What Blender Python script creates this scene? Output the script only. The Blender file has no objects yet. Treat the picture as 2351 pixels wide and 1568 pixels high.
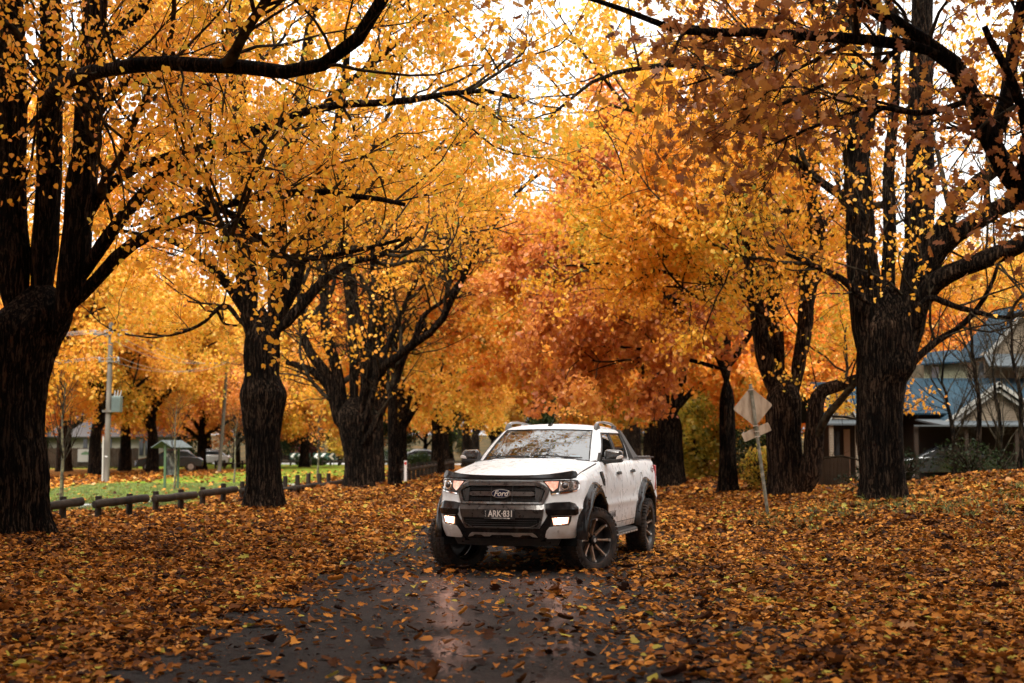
import bpy, bmesh, math, random
import numpy as np
from mathutils import Vector, Matrix, Euler
R = math.radians
sc = bpy.context.scene
col = sc.collection

# ---------------------------------------------------------------- camera
cam_d = bpy.data.cameras.new("camera"); cam = bpy.data.objects.new("camera", cam_d); col.objects.link(cam)
cam.location = (0, 0, 1.52); cam.rotation_euler = (R(90 + 4.28), 0, 0)
cam_d.lens = 50; cam_d.sensor_width = 36; cam_d.clip_end = 3000; cam_d.clip_start = 0.1
cam_d.dof.use_dof = True; cam_d.dof.focus_distance = 17.0; cam_d.dof.aperture_fstop = 2.0
sc.camera = cam

# ---------------------------------------------------------------- sky and sun
SUN_EL, SUN_AZ = 48, 186              # behind the camera, high behind thin cloud
w = bpy.data.worlds.new("World"); sc.world = w; w.use_nodes = True
nt = w.node_tree; nt.nodes.clear()
out = nt.nodes.new('ShaderNodeOutputWorld'); bg = nt.nodes.new('ShaderNodeBackground')
sky = nt.nodes.new('ShaderNodeTexSky'); sky.sky_type = 'NISHITA'; sky.sun_disc = False
sky.sun_elevation = R(SUN_EL); sky.sun_rotation = R(SUN_AZ)
sky.air_density = 1.0; sky.dust_density = 4.0; sky.ozone_density = 0.4
hs = nt.nodes.new('ShaderNodeHueSaturation'); hs.inputs['Saturation'].default_value = 0.12
# overcast veil: cloud tone mixed over the clear sky
tc = nt.nodes.new('ShaderNodeTexCoord'); nz = nt.nodes.new('ShaderNodeTexNoise'); nz.inputs['Scale'].default_value = 2.2
nz.inputs['Detail'].default_value = 6
rp = nt.nodes.new('ShaderNodeValToRGB'); rp.color_ramp.elements[0].color = (7.8, 7.9, 8.1, 1); rp.color_ramp.elements[1].color = (11.5, 11.0, 10.3, 1)
mx = nt.nodes.new('ShaderNodeMixRGB'); mx.inputs['Fac'].default_value = 0.7
nt.links.new(tc.outputs['Generated'], nz.inputs['Vector']); nt.links.new(nz.outputs['Fac'], rp.inputs['Fac'])
nt.links.new(sky.outputs['Color'], hs.inputs['Color']); nt.links.new(hs.outputs['Color'], mx.inputs['Color1'])
nt.links.new(rp.outputs['Color'], mx.inputs['Color2'])
# an overcast sky is about three times brighter overhead than at the horizon
sx = nt.nodes.new('ShaderNodeSeparateXYZ'); nt.links.new(tc.outputs['Generated'], sx.inputs[0])
mr = nt.nodes.new('ShaderNodeMapRange'); mr.inputs['From Min'].default_value = 0.0; mr.inputs['From Max'].default_value = 0.9; mr.inputs['To Min'].default_value = 0.5; mr.inputs['To Max'].default_value = 1.5
nt.links.new(sx.outputs['Z'], mr.inputs['Value'])
ml = nt.nodes.new('ShaderNodeMixRGB'); ml.blend_type = 'MULTIPLY'; ml.inputs['Fac'].default_value = 1.0
nt.links.new(mx.outputs['Color'], ml.inputs['Color1']); nt.links.new(mr.outputs['Result'], ml.inputs['Color2']); nt.links.new(ml.outputs['Color'], bg.inputs['Color'])
nt.links.new(bg.outputs['Background'], out.inputs['Surface'])
bg.inputs['Strength'].default_value = 0.125
sd = bpy.data.lights.new("sun", 'SUN'); sun = bpy.data.objects.new("sun", sd); col.objects.link(sun)
sd.energy = 1.5; sd.angle = R(20); sd.color = (1.0, 0.94, 0.84)
_az = R(SUN_AZ); _el = R(SUN_EL)
sun_dir = Vector((math.sin(_az) * math.cos(_el), math.cos(_az) * math.cos(_el), math.sin(_el)))
sun.rotation_euler = sun_dir.to_track_quat('Z', 'Y').to_euler()
sc.view_settings.view_transform = 'Standard'; sc.view_settings.look = 'None'
sc.view_settings.exposure = 1.5; sc.view_settings.gamma = 1.0
sc.render.engine = 'CYCLES'
sc.cycles.max_bounces = 7; sc.cycles.diffuse_bounces = 3; sc.cycles.glossy_bounces = 3
sc.cycles.transmission_bounces = 4; sc.cycles.transparent_max_bounces = 8
sc.cycles.caustics_reflective = False; sc.cycles.caustics_refractive = False
sc.cycles.use_denoising = True

# ---------------------------------------------------------------- helpers
MATS = {}
def mat(name, color=(0.5, 0.5, 0.5), rough=0.5, metal=0.0, spec=0.5, emit=None, estr=1.0, coat=0.0, build=None):
    if name in MATS: return MATS[name]
    m = bpy.data.materials.new(name); m.use_nodes = True
    b = m.node_tree.nodes['Principled BSDF']
    b.inputs['Base Color'].default_value = (*color, 1); b.inputs['Roughness'].default_value = rough
    b.inputs['Metallic'].default_value = metal; b.inputs['Specular IOR Level'].default_value = spec
    b.inputs['Coat Weight'].default_value = coat; b.inputs['Coat Roughness'].default_value = 0.04
    if emit: b.inputs['Emission Color'].default_value = (*emit, 1); b.inputs['Emission Strength'].default_value = estr
    if build: build(m.node_tree, b)
    MATS[name] = m
    return m
def N(nt, t, **kw):
    n = nt.nodes.new(t)
    for k, v in kw.items():
        if k in n.inputs: n.inputs[k].default_value = v
        else: setattr(n, k, v)
    return n
def ramp(nt, stops):
    n = nt.nodes.new('ShaderNodeValToRGB'); e = n.color_ramp.elements
    while len(e) < len(stops): e.new(0.5)
    for i, (p, c) in enumerate(stops): e[i].position = p; e[i].color = (*c, 1) if len(c) == 3 else c
    return n
def noise_color(scale, stops, bump=0.0, bscale=None, stretch=None, detail=6, bdist=0.02):
    def f(nt, b):
        tc = N(nt, 'ShaderNodeTexCoord'); mp = N(nt, 'ShaderNodeMapping')
        if stretch: mp.inputs['Scale'].default_value = stretch
        n = N(nt, 'ShaderNodeTexNoise', Scale=scale, Detail=detail)
        nt.links.new(tc.outputs['Object'], mp.inputs['Vector']); nt.links.new(mp.outputs['Vector'], n.inputs['Vector'])
        r = ramp(nt, stops); nt.links.new(n.outputs['Fac'], r.inputs['Fac']); nt.links.new(r.outputs['Color'], b.inputs['Base Color'])
        if bump:
            n2 = N(nt, 'ShaderNodeTexNoise', Scale=bscale or scale * 3, Detail=6)
            nt.links.new(mp.outputs['Vector'], n2.inputs['Vector'])
            bp = N(nt, 'ShaderNodeBump', Strength=bump, Distance=bdist)
            nt.links.new(n2.outputs['Fac'], bp.inputs['Height']); nt.links.new(bp.outputs['Normal'], b.inputs['Normal'])
    return f
def tag(o, label, cat, group=None, kind=None):
    if label: o['label'] = label
    if cat: o['category'] = cat
    if group: o['group'] = group
    if kind: o['kind'] = kind
    return o
def empty(name, loc=(0, 0, 0), rz=0.0, label=None, cat=None, group=None):
    o = bpy.data.objects.new(name, None); col.objects.link(o); o.location = loc; o.rotation_euler = (0, 0, rz)
    o.empty_display_size = 0.3
    return tag(o, label, cat, group)
def shade(me, ang=35):
    for p in me.polygons: p.use_smooth = True
    try: me.set_sharp_from_angle(angle=R(ang))
    except Exception: pass
def link(name, me, m=None, parent=None, smooth=35):
    if m is not None:
        for k in (m if isinstance(m, (list, tuple)) else [m]): me.materials.append(k)
    if smooth: shade(me, smooth)
    o = bpy.data.objects.new(name, me); col.objects.link(o)
    if parent: o.parent = parent
    return o
def bm_obj(name, bm, m=None, parent=None, smooth=35, bevel=0.0, weld=True):
    if weld: bmesh.ops.remove_doubles(bm, verts=bm.verts, dist=1e-5)
    bmesh.ops.recalc_face_normals(bm, faces=bm.faces)
    me = bpy.data.meshes.new(name); bm.to_mesh(me); bm.free()
    o = link(name, me, m, parent, smooth)
    if bevel:
        md = o.modifiers.new('bevel', 'BEVEL'); md.width = bevel; md.segments = 2; md.limit_method = 'ANGLE'; md.angle_limit = R(40)
    return o
def np_mesh(name, V, F, nper):
    """mesh from numpy arrays; F is (n, nper) indices"""
    me = bpy.data.meshes.new(name)
    V = np.ascontiguousarray(V, np.float32); F = np.ascontiguousarray(F, np.int32)
    me.vertices.add(len(V)); me.vertices.foreach_set('co', V.ravel())
    me.loops.add(F.size); me.loops.foreach_set('vertex_index', F.ravel())
    me.polygons.add(len(F)); me.polygons.foreach_set('loop_start', np.arange(0, F.size, nper, dtype=np.int32))
    me.update(calc_edges=True)
    return me
def box(bm, c, s, rot=None):
    m = Matrix.Translation(Vector(c)) @ (rot.to_4x4() if rot else Matrix()) @ Matrix.Diagonal((*s, 1))
    return bmesh.ops.create_cube(bm, size=1, matrix=m)['verts']
def cyl(bm, a, b, r, r2=None, seg=12, caps=True):
    a = Vector(a); b = Vector(b); d = b - a
    m = Matrix.Translation((a + b) / 2) @ d.to_track_quat('Z', 'Y').to_matrix().to_4x4()
    return bmesh.ops.create_cone(bm, cap_ends=caps, segments=seg, radius1=r, radius2=r if r2 is None else r2, depth=d.length, matrix=m)['verts']
def tube(bm, pts, r, seg=8):
    """round bar along a polyline; r scalar or list"""
    pts = [Vector(p) for p in pts]; rs = r if isinstance(r, (list, tuple)) else [r] * len(pts)
    rings = []; ref = None
    for i, p in enumerate(pts):
        t = (pts[min(i + 1, len(pts) - 1)] - pts[max(i - 1, 0)]).normalized()
        if ref is None: ref = t.orthogonal().normalized()
        ref = (ref - t * ref.dot(t)).normalized(); bi = t.cross(ref)
        rings.append([bm.verts.new(p + (ref * math.cos(2 * math.pi * k / seg) + bi * math.sin(2 * math.pi * k / seg)) * rs[i]) for k in range(seg)])
    for a, b in zip(rings, rings[1:]):
        for k in range(seg): bm.faces.new((a[k], a[(k + 1) % seg], b[(k + 1) % seg], b[k]))
    bm.faces.new(rings[0][::-1]); bm.faces.new(rings[-1])
def prism(bm, outline, axis, a, b):
    """outline (2D list) extruded along axis (0,1,2) from a to b"""
    def P(u, v, w): return {0: (w, u, v), 1: (u, w, v), 2: (u, v, w)}[axis]
    A = [bm.verts.new(P(u, v, a)) for u, v in outline]; B = [bm.verts.new(P(u, v, b)) for u, v in outline]
    n = len(A)
    for i in range(n): bm.faces.new((A[i], A[(i + 1) % n], B[(i + 1) % n], B[i]))
    bm.faces.new(A[::-1]); bm.faces.new(B)
def text_mesh(name, s, size, m, parent, M, depth=0.002, sx=1.0, align='CENTER', shear=0.0, offset=0.0):
    """lettering: a font curve turned into a mesh, placed by matrix M (text x right, y up, z out)"""
    cu = bpy.data.curves.new(name, 'FONT'); cu.body = s; cu.size = size; cu.extrude = depth; cu.align_x = align; cu.align_y = 'CENTER'
    cu.shear = shear; cu.offset = offset
    tmp = bpy.data.objects.new('tmp', cu); col.objects.link(tmp)
    dg = bpy.context.evaluated_depsgraph_get(); me = bpy.data.meshes.new_from_object(tmp.evaluated_get(dg))
    bpy.data.objects.remove(tmp); bpy.data.curves.remove(cu)
    me.name = name; me.transform(Matrix.Diagonal((sx, 1, 1, 1))); me.transform(M)
    me.materials.clear()
    return link(name, me, m, parent, 0)
# ================================================================ trees
FPX = 3265.0; PIT = R(4.28)
def P(px, py, d):
    """point at distance d in front of the camera seen at (px, py) on a 2351 px wide picture"""
    a = (px - 1175.5) / FPX; bq = (784.0 - py) / FPX; c, s = math.cos(PIT), math.sin(PIT)
    y = c - bq * s; z = s + bq * c
    return np.array([a / y * d, d, 1.52 + z / y * d])
def resample(pts, n):
    pts = np.array(pts, float)
    if len(pts) < 3: t = np.linspace(0, 1, n)[:, None]; return pts[0] + (pts[-1] - pts[0]) * t
    e = np.vstack([2 * pts[0] - pts[1], pts, 2 * pts[-1] - pts[-2]])
    L = np.r_[0, np.cumsum(np.linalg.norm(np.diff(pts, axis=0), axis=1))]
    out = []
    for s in np.linspace(0, L[-1], n):
        i = min(np.searchsorted(L, s, 'right') - 1, len(pts) - 2); t = (s - L[i]) / max(L[i + 1] - L[i], 1e-9)
        p0, p1, p2, p3 = e[i], e[i + 1], e[i + 2], e[i + 3]
        out.append(.5 * ((2 * p1) + (p2 - p0) * t + (2 * p0 - 5 * p1 + 4 * p2 - p3) * t * t + (3 * p1 - p0 - 3 * p2 + p3) * t ** 3))
    return np.array(out)
def unit(v): return v / np.maximum(np.linalg.norm(v, axis=-1, keepdims=True), 1e-9)
def tubes(Pn, Rn, sides, rng=None, rough=0.0):
    """Pn (m,n,3) polylines, Rn (m,n) radii -> vertices, quads"""
    m, n, _ = Pn.shape
    T_ = np.empty_like(Pn); T_[:, 1:-1] = Pn[:, 2:] - Pn[:, :-2]; T_[:, 0] = Pn[:, 1] - Pn[:, 0]; T_[:, -1] = Pn[:, -1] - Pn[:, -2]; T_ = unit(T_)
    mean = unit(Pn[:, -1] - Pn[:, 0]); ref = np.where(np.abs(mean[:, 2:3]) > .7, np.array([[0., 1., 0.]]), np.array([[0., 0., 1.]]))
    A = unit(np.cross(T_, ref[:, None, :])); B_ = np.cross(T_, A)
    th = np.arange(sides) * 2 * np.pi / sides
    rr = Rn[..., None] * np.ones(sides)
    if rough and rng is not None: rr = rr * (1 + rng.normal(0, rough, rr.shape))
    V = Pn[:, :, None, :] + rr[..., None] * (A[:, :, None, :] * np.cos(th)[:, None] + B_[:, :, None, :] * np.sin(th)[:, None])
    idx = np.arange(m * n * sides).reshape(m, n, sides); nx = np.roll(idx, -1, axis=2)
    F = np.stack([idx[:, :-1], idx[:, 1:], nx[:, 1:], nx[:, :-1]], -1).reshape(-1, 4)
    return V.reshape(-1, 3), F
def grow(rng, Pn, Rn, count, tmin, lmin, lmax, ang, nseg, jit, up, rfac, rend=.25, tpow=1.0):
    """children of polylines; count children per polyline (array or int)"""
    m, n, _ = Pn.shape
    cnt = np.full(m, count) if np.isscalar(count) else np.asarray(count, int)
    par = np.repeat(np.arange(m), cnt); k = len(par)
    if k == 0: return np.zeros((0, nseg, 3)), np.zeros((0, nseg))
    t = tmin + (1 - tmin) * rng.random(k) ** tpow; f = t * (n - 1); i = np.minimum(f.astype(int), n - 2); f = (f - i)[:, None]
    p0 = Pn[par, i] * (1 - f) + Pn[par, i + 1] * f; r0 = (Rn[par, i] * (1 - f[:, 0]) + Rn[par, i + 1] * f[:, 0])
    tan = unit(Pn[par, i + 1] - Pn[par, i])
    rnd = rng.normal(size=(k, 3)); perp = unit(rnd - tan * (rnd * tan).sum(1, keepdims=True))
    a = np.radians(rng.uniform(ang[0], ang[1], k))[:, None]
    d = unit(tan * np.cos(a) + perp * np.sin(a))
    L = rng.uniform(lmin, lmax, k) * (1.15 - .5 * t); step = (L / (nseg - 1))[:, None]
    Q = np.empty((k, nseg, 3)); Q[:, 0] = p0
    for s in range(1, nseg):
        d = unit(d + rng.normal(0, jit, (k, 3)) + np.array([0, 0, up])); Q[:, s] = Q[:, s - 1] + d * step
    rs = np.minimum(r0 * .8, rfac * (L / lmax))[:, None] * np.linspace(1, rend, nseg)[None]
    return Q, rs
LEAF = {
 'heart': (np.array([(0, 0, 0), (-.40, .12, .10), (-.42, .48, .12), (0, 1, -.05), (.42, .48, .12), (.40, .12, .10)]), np.array([(0, 3, 2, 1), (0, 5, 4, 3)])),
 'kite': (np.array([(0, 0, 0), (-.42, .42, .08), (0, 1, 0), (.42, .42, .08)]), np.array([(0, 3, 2, 1)])),
}
_lo = [(.03, 0), (.12, .14), (.30, .26), (.13, .36), (.42, .55), (.17, .62), (.30, .82), (.0, 1.0)]
_mid = [(0, y, -.03) for _, y in _lo]
LEAF['oak'] = (np.array(_mid + [(-x, y, .05 + .1 * x) for x, y in _lo] + [(x, y, .05 + .1 * x) for x, y in _lo]),
               np.array([(i, i + 1, 8 + i + 1, 8 + i) for i in range(7)] + [(i, 16 + i, 16 + i + 1, i + 1) for i in range(7)]))
def leaves(rng, C, size, hang=1.0, kind='heart', spread=.8, flat=0.0):
    """C (k,3) positions -> vertices, quads; leaf axis hangs down"""
    k = len(C); tv, tf = LEAF[kind]
    ax = unit(np.array([0, 0, -hang]) + rng.normal(0, spread, (k, 3)))
    nr = rng.normal(size=(k, 3)); nr = unit(nr - ax * (nr * ax).sum(1, keepdims=True)); bx = np.cross(ax, nr)
    s = (size * rng.uniform(.65, 1.25, k))[:, None, None]; fold = rng.uniform(-.5, 2.2, k)[:, None, None]
    V = C[:, None, :] + s * (bx[:, None, :] * tv[None, :, 0:1] + ax[:, None, :] * tv[None, :, 1:2] + nr[:, None, :] * tv[None, :, 2:3] * fold)
    F = (np.arange(k) * len(tv))[:, None, None] + tf[None]
    return V.reshape(-1, 3), F.reshape(-1, 4), len(tf)
def leaf_mat(name, stops, trans=.5, rough=.45, gloss=.03):
    m = bpy.data.materials.new(name); m.use_nodes = True; nt = m.node_tree; nt.nodes.clear()
    o = N(nt, 'ShaderNodeOutputMaterial'); at = N(nt, 'ShaderNodeAttribute', attribute_name='tint')
    r = ramp(nt, stops); nt.links.new(at.outputs['Fac'], r.inputs['Fac'])
    d = N(nt, 'ShaderNodeBsdfDiffuse'); t = N(nt, 'ShaderNodeBsdfTranslucent'); g = N(nt, 'ShaderNodeBsdfGlossy', Roughness=rough)
    g.inputs['Color'].default_value = (.8, .8, .8, 1)
    nt.links.new(r.outputs['Color'], d.inputs['Color']); nt.links.new(r.outputs['Color'], t.inputs['Color'])
    a = N(nt, 'ShaderNodeMixShader'); a.inputs['Fac'].default_value = trans
    nt.links.new(d.outputs[0], a.inputs[1]); nt.links.new(t.outputs[0], a.inputs[2])
    b = N(nt, 'ShaderNodeMixShader'); b.inputs['Fac'].default_value = gloss
    nt.links.new(a.outputs[0], b.inputs[1]); nt.links.new(g.outputs[0], b.inputs[2]); nt.links.new(b.outputs[0], o.inputs['Surface'])
    return m
LM = {
 'yellow': leaf_mat('linden_leaf', [(0, (.36, .44, .06)), (.10, (.66, .54, .07)), (.35, (.90, .50, .045)), (.7, (.92, .41, .045)), (.92, (.76, .31, .06)), (1, (.25, .10, .03))]),
 'gold': leaf_mat('golden_leaf', [(0, (.30, .34, .05)), (.15, (.64, .48, .06)), (.5, (.84, .45, .06)), (.85, (.76, .32, .05)), (1, (.3, .1, .03))]),
 'orange': leaf_mat('orange_leaf', [(0, (.28, .30, .05)), (.18, (.58, .40, .06)), (.45, (.84, .37, .04)), (.75, (.82, .27, .04)), (1, (.36, .09, .03))]),
 'rust': leaf_mat('rust_leaf', [(0, (.45, .28, .05)), (.12, (.80, .42, .08)), (.5, (.72, .28, .055)), (.8, (.54, .17, .05)), (1, (.22, .08, .03))]),
 'oak': leaf_mat('oak_leaf', [(0, (.70, .48, .06)), (.15, (.66, .34, .05)), (.42, (.46, .19, .05)), (.7, (.30, .11, .035)), (1, (.13, .045, .022))], trans=.55),
 'green': leaf_mat('green_leaf', [(0, (.010, .018, .007)), (.6, (.025, .038, .011)), (.9, (.07, .08, .02)), (1, (.35, .22, .04))], trans=.3, gloss=.01),
 'lime': leaf_mat('yellow_green_leaf', [(0, (.10, .13, .02)), (.4, (.40, .36, .04)), (.8, (.70, .45, .05)), (1, (.5, .2, .03))]),
 'maroon': leaf_mat('maroon_leaf', [(0, (.20, .03, .02)), (1, (.10, .015, .015))], trans=.3),
}
def _bark(c1, c2, c3):
    def f(nt, b):
        tc = N(nt, 'ShaderNodeTexCoord'); mp = N(nt, 'ShaderNodeMapping'); mp.inputs['Scale'].default_value = (1, 1, .11)
        nt.links.new(tc.outputs['Object'], mp.inputs['Vector'])
        n0 = N(nt, 'ShaderNodeTexNoise', Scale=3.0, Detail=3); nt.links.new(tc.outputs['Object'], n0.inputs['Vector'])
        mxv = N(nt, 'ShaderNodeMixRGB', blend_type='ADD'); mxv.inputs['Fac'].default_value = .10; nt.links.new(mp.outputs['Vector'], mxv.inputs['Color1']); nt.links.new(n0.outputs['Color'], mxv.inputs['Color2'])
        n = N(nt, 'ShaderNodeTexNoise', Scale=15.0, Detail=9, Roughness=.72); nt.links.new(mxv.outputs['Color'], n.inputs['Vector'])
        v = N(nt, 'ShaderNodeTexNoise', Scale=30.0, Detail=5, Roughness=.6); nt.links.new(mxv.outputs['Color'], v.inputs['Vector'])
        mm_ = N(nt, 'ShaderNodeMath', operation='MULTIPLY'); nt.links.new(v.outputs['Fac'], mm_.inputs[0]); nt.links.new(n.outputs['Fac'], mm_.inputs[1])
        mu = N(nt, 'ShaderNodeMapRange'); mu.inputs['From Min'].default_value = .16; mu.inputs['From Max'].default_value = .38; nt.links.new(mm_.outputs[0], mu.inputs['Value'])
        r = ramp(nt, [(.15, c1), (.5, c2), (.85, c3)]); nt.links.new(mu.outputs[0], r.inputs['Fac'])
        n2 = N(nt, 'ShaderNodeTexNoise', Scale=.9, Detail=5); nt.links.new(tc.outputs['Object'], n2.inputs['Vector'])
        r2 = ramp(nt, [(.32, (.4, .4, .4)), (.66, (1.2, 1.1, 1.0))]); nt.links.new(n2.outputs['Fac'], r2.inputs['Fac'])
        m = N(nt, 'ShaderNodeMixRGB', blend_type='MULTIPLY'); m.inputs['Fac'].default_value = 1
        nt.links.new(r.outputs['Color'], m.inputs['Color1']); nt.links.new(r2.outputs['Color'], m.inputs['Color2']); nt.links.new(m.outputs['Color'], b.inputs['Base Color'])
        bp = N(nt, 'ShaderNodeBump', Strength=1.0, Distance=.10); nt.links.new(mu.outputs[0], bp.inputs['Height']); nt.links.new(bp.outputs['Normal'], b.inputs['Normal'])
    return f
BARK = mat('dark_bark', rough=.85, spec=.04, build=_bark((.005, .0042, .0035), (.018, .0135, .0105), (.085, .060, .042)))
BARKL = mat('light_bark', rough=.85, spec=.04, build=_bark((.010, .007, .006), (.040, .027, .019), (.16, .105, .070)))
TWIG = mat('twig_bark', (.022, .016, .012), .9, spec=.03, build=noise_color(8, [(.4, (.014, .011, .008)), (.65, (.05, .042, .028))]))
def bark_column(rng, pts, radii, sides=40, rings=46, flare_h=.9, flare=.38, burls=(), ground=0.0):
    """trunk with root flare, bark ridges and burls"""
    p = resample(pts, rings); L = np.r_[0, np.cumsum(np.linalg.norm(np.diff(p, axis=0), axis=1))]
    rr = np.interp(np.linspace(0, 1, rings), np.linspace(0, 1, len(radii)), radii); rr[-14:] *= np.cos(np.linspace(0, 1, 14) ** 1.3 * np.pi / 2) * .98 + .02
    th = np.arange(sides) * 2 * np.pi / sides
    ph = rng.uniform(0, 6.28, 8); lob = sum(np.cos(k * th + ph[k]) * a for k, a in ((3, .05), (4, .03), (5, .05), (7, .03)))
    ridge = rng.normal(0, .030, sides)
    V = []
    for i in range(rings):
        h = L[i]; fl = flare * math.exp(-h / (flare_h * .42)) * (1 + 5.5 * lob)
        drift = .5 * np.sin(h * .7 + th * 2 + ph[1]) * .05
        r_ = rr[i] * (1 + lob * .8 + ridge + drift + fl + rng.normal(0, .010, sides))
        P3 = p[i] + np.stack([np.cos(th) * r_, np.sin(th) * r_, np.zeros(sides)], 1)
        for (bh, ba, bs, bw) in burls:   # height, angle, size, width
            dth = (th - ba + np.pi) % (2 * np.pi) - np.pi
            g = bs * math.exp(-((h - bh) / bw) ** 2) * np.exp(-(dth / .9) ** 2)
            P3[:, 0] += np.cos(th) * g; P3[:, 1] += np.sin(th) * g
        V.append(P3)
    V = np.array(V).reshape(-1, 3)
    idx = np.arange(rings * sides).reshape(rings, sides); nx = np.roll(idx, -1, 1)
    F = np.stack([idx[:-1], nx[:-1], nx[1:], idx[1:]], -1).reshape(-1, 4)
    return V, F
def merge(parts):
    Vs, Fs, o = [], [], 0
    for V, F in parts: Vs.append(V); Fs.append(F + o); o += len(V)
    return np.vstack(Vs), np.vstack(Fs)
def set_tint(me, tint):
    a = me.attributes.new('tint', 'FLOAT', 'FACE'); a.data.foreach_set('value', np.ascontiguousarray(tint, np.float32))
def leaf_obj(name, rng, C, size, m, parent, base=.5, var=.28, clump=None, kind='heart', hang=1.0, spread=.8):
    V, F, q = leaves(rng, C, size, hang, kind, spread)
    t = base + rng.normal(0, var * .6, len(C)) + (clump if clump is not None else 0)
    me = np_mesh(name, V, F, 4); set_tint(me, np.repeat(np.clip(t, 0, 1), q))
    return link(name, me, m, parent, 0)
def clumpnoise(C, s, seed):
    r = np.random.default_rng(seed); o = np.zeros(len(C))
    for k in range(5):
        w_ = r.normal(0, 1 / s, 3); o += np.sin(C @ w_ + r.uniform(0, 6.28))
    return o / 2.2
def tree(name, label, base, trunk, radii, limbs, kind, seed, group, leafsize=.09, nleaf=60000, extra=10, extra_len=(4, 7), leafkind='heart', burls=(), bark=None,
         sparse=None, base_t=.5, sides=40, l1=(1.4, 3.4), l1den=2.2, l2=6, l3=4, up=.05, crown_keep=None, top=None, flare=.36, cat='tree', hang=1.0, leafspread=.8, clump_s=1.2, bare=.9, zlow=2.4):
    rng = np.random.default_rng(seed)
    root = empty(name, tuple(base), 0, label, cat, group); O = np.array(base, float)
    bark = bark or BARK
    V, F = bark_column(rng, np.array(trunk) - O, radii, sides=sides, burls=burls, flare=flare)
    parts = [(V, F)]
    NS = 16; LP, LR = [], []
    for pts, r0, r1 in limbs:
        p = resample(np.array(pts) - O, NS); L = np.linalg.norm(p[-1] - p[0])
        p[1:-1] += np.cumsum(rng.normal(0, .012 * L / 4, (NS - 2, 3)), 0) * .6
        LP.append(p); q_ = np.linspace(r0, r1, NS) * (1 + rng.normal(0, .04, NS)); q_[:2] *= [.35, .80]; LR.append(q_)
    LP = np.array(LP); LR = np.array(LR)
    V, F = tubes(LP, LR, 14, rng, .03); parts.append((V, F))
    V, F = merge(parts)
    tr = link('trunk', np_mesh('trunk', V, F, 4), bark, root, 60)
    # extra limbs to fill the crown
    if extra:
        EP, ER = grow(rng, LP, LR, max(1, extra // max(len(LP), 1)), .30, extra_len[0], extra_len[1], (30, 75), NS, .13, .10, .13, .25)
        LP2 = np.concatenate([LP, EP]); LR2 = np.concatenate([LR, ER])
    else: EP, ER = np.zeros((0, NS, 3)), None; LP2, LR2 = LP, LR
    Ls = np.linalg.norm(np.diff(LP2, axis=1), axis=2).sum(1)
    P1, R1_ = grow(rng, LP2, LR2, np.maximum(2, (Ls * l1den).astype(int)), .15, l1[0], l1[1], (25, 75), 9, .16, up, .035, .2)
    P2, R2_ = grow(rng, P1, R1_, l2, .12, .5, 1.3, (25, 70), 5, .2, up * .5, .010, .4)
    P3, R3_ = grow(rng, P2, R2_, l3, .2, .25, .65, (20, 70), 3, .25, -.02, .004, .5)
    bp = []
    if len(EP): bp.append(tubes(EP, ER, 8, rng, .03))
    bp.append(tubes(P1, R1_, 5)); bp.append(tubes(P2, R2_, 3)); bp.append(tubes(P3, np.maximum(R3_, .0022), 3))
    V, F = merge(bp); link('branches', np_mesh('branches', V, F, 4), TWIG, root, 60)
    # leaves along the twigs
    allp = [P3.reshape(-1, 3), P2[:, 1:].reshape(-1, 3), P1[:, 5:].reshape(-1, 3)]
    src = np.concatenate(allp); C = src[rng.integers(0, len(src), nleaf)] + rng.normal(0, .10, (nleaf, 3))
    W = C + O
    if bare:   # the inner limbs carry few leaves
        big = LP[LR[:, :].max(1) > .11].reshape(-1, 3)
        if len(big):
            dmin = np.full(len(C), 9.0)
            for q in range(0, len(C), 20000): dmin[q:q + 20000] = np.sqrt(((C[q:q + 20000, None, :] - big[None]) ** 2).sum(2)).min(1)
            k = dmin > bare * rng.uniform(.3, 1.3, len(C)); C = C[k]; W = W[k]
    if crown_keep is not None: k = crown_keep(W, rng); C = C[k]; W = W[k]
    k = W[:, 2] > zlow; C = C[k]; W = W[k]
    if sparse: # patchy thinning
        k = clumpnoise(W, .8, seed + 5) + rng.normal(0, .35, len(W)) > sparse; C = C[k]; W = W[k]
    cl = clumpnoise(W, clump_s, seed + 9) * .14
    leaf_obj('crown', rng, C, leafsize, LM[kind], root, base_t, .26, cl, leafkind, hang, leafspread)
    return root
# ================================================================ ground, road, path
def smooth(t): t = np.clip(t, 0, 1); return t * t * (3 - 2 * t)
def road_left(y): return -2.6 + .045 * (np.asarray(y, float) - 9)
def terrain(x, y):
    x = np.asarray(x, float); y = np.asarray(y, float)
    u = x - (road_left(y) + 2.6)
    h = .32 * smooth((u - 3.3) / 3.2) * smooth((y - 12) / 16) + .62 * smooth((u - 6.8) / 4.5) * smooth((y - 16) / 10) * (1 - .92 * smooth((y - 35) / 8))
    h = h + .22 * np.exp(-((x + 5.0) ** 2 / 22 + (y - 46) ** 2 / 60)) + .10 * np.exp(-((x + 8) ** 2 / 5 + (y - 23) ** 2 / 7)) + .06 * np.exp(-((x + 5.7) ** 2 / 2 + (y - 33) ** 2 / 2))
    for bx, by in ((-8.2, 23), (-5.75, 33), (-4.9, 46), (8.1, 31), (7.0, 36), (6.4, 42), (6.1, 54)):   # leaves banked against the trunks
        h = h + .10 * np.exp(-((x - bx) ** 2 + (y - by) ** 2) / .8)
    edge = smooth((np.abs(u) - 2.75) / .6)
    h = h + edge * (.018 * np.sin(x * 1.7 + .6 * y) * np.sin(y * 1.1) + .020 * np.sin(x * 3.1 - y * 2.3) * np.sin(x * .9 + y * .4) + .014 * np.sin(x * 5.3 + y * 4.1))
    h = h + smooth((y - 190) / 200) * 5
    r = h
    return float(r) if r.ndim == 0 else r
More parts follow.
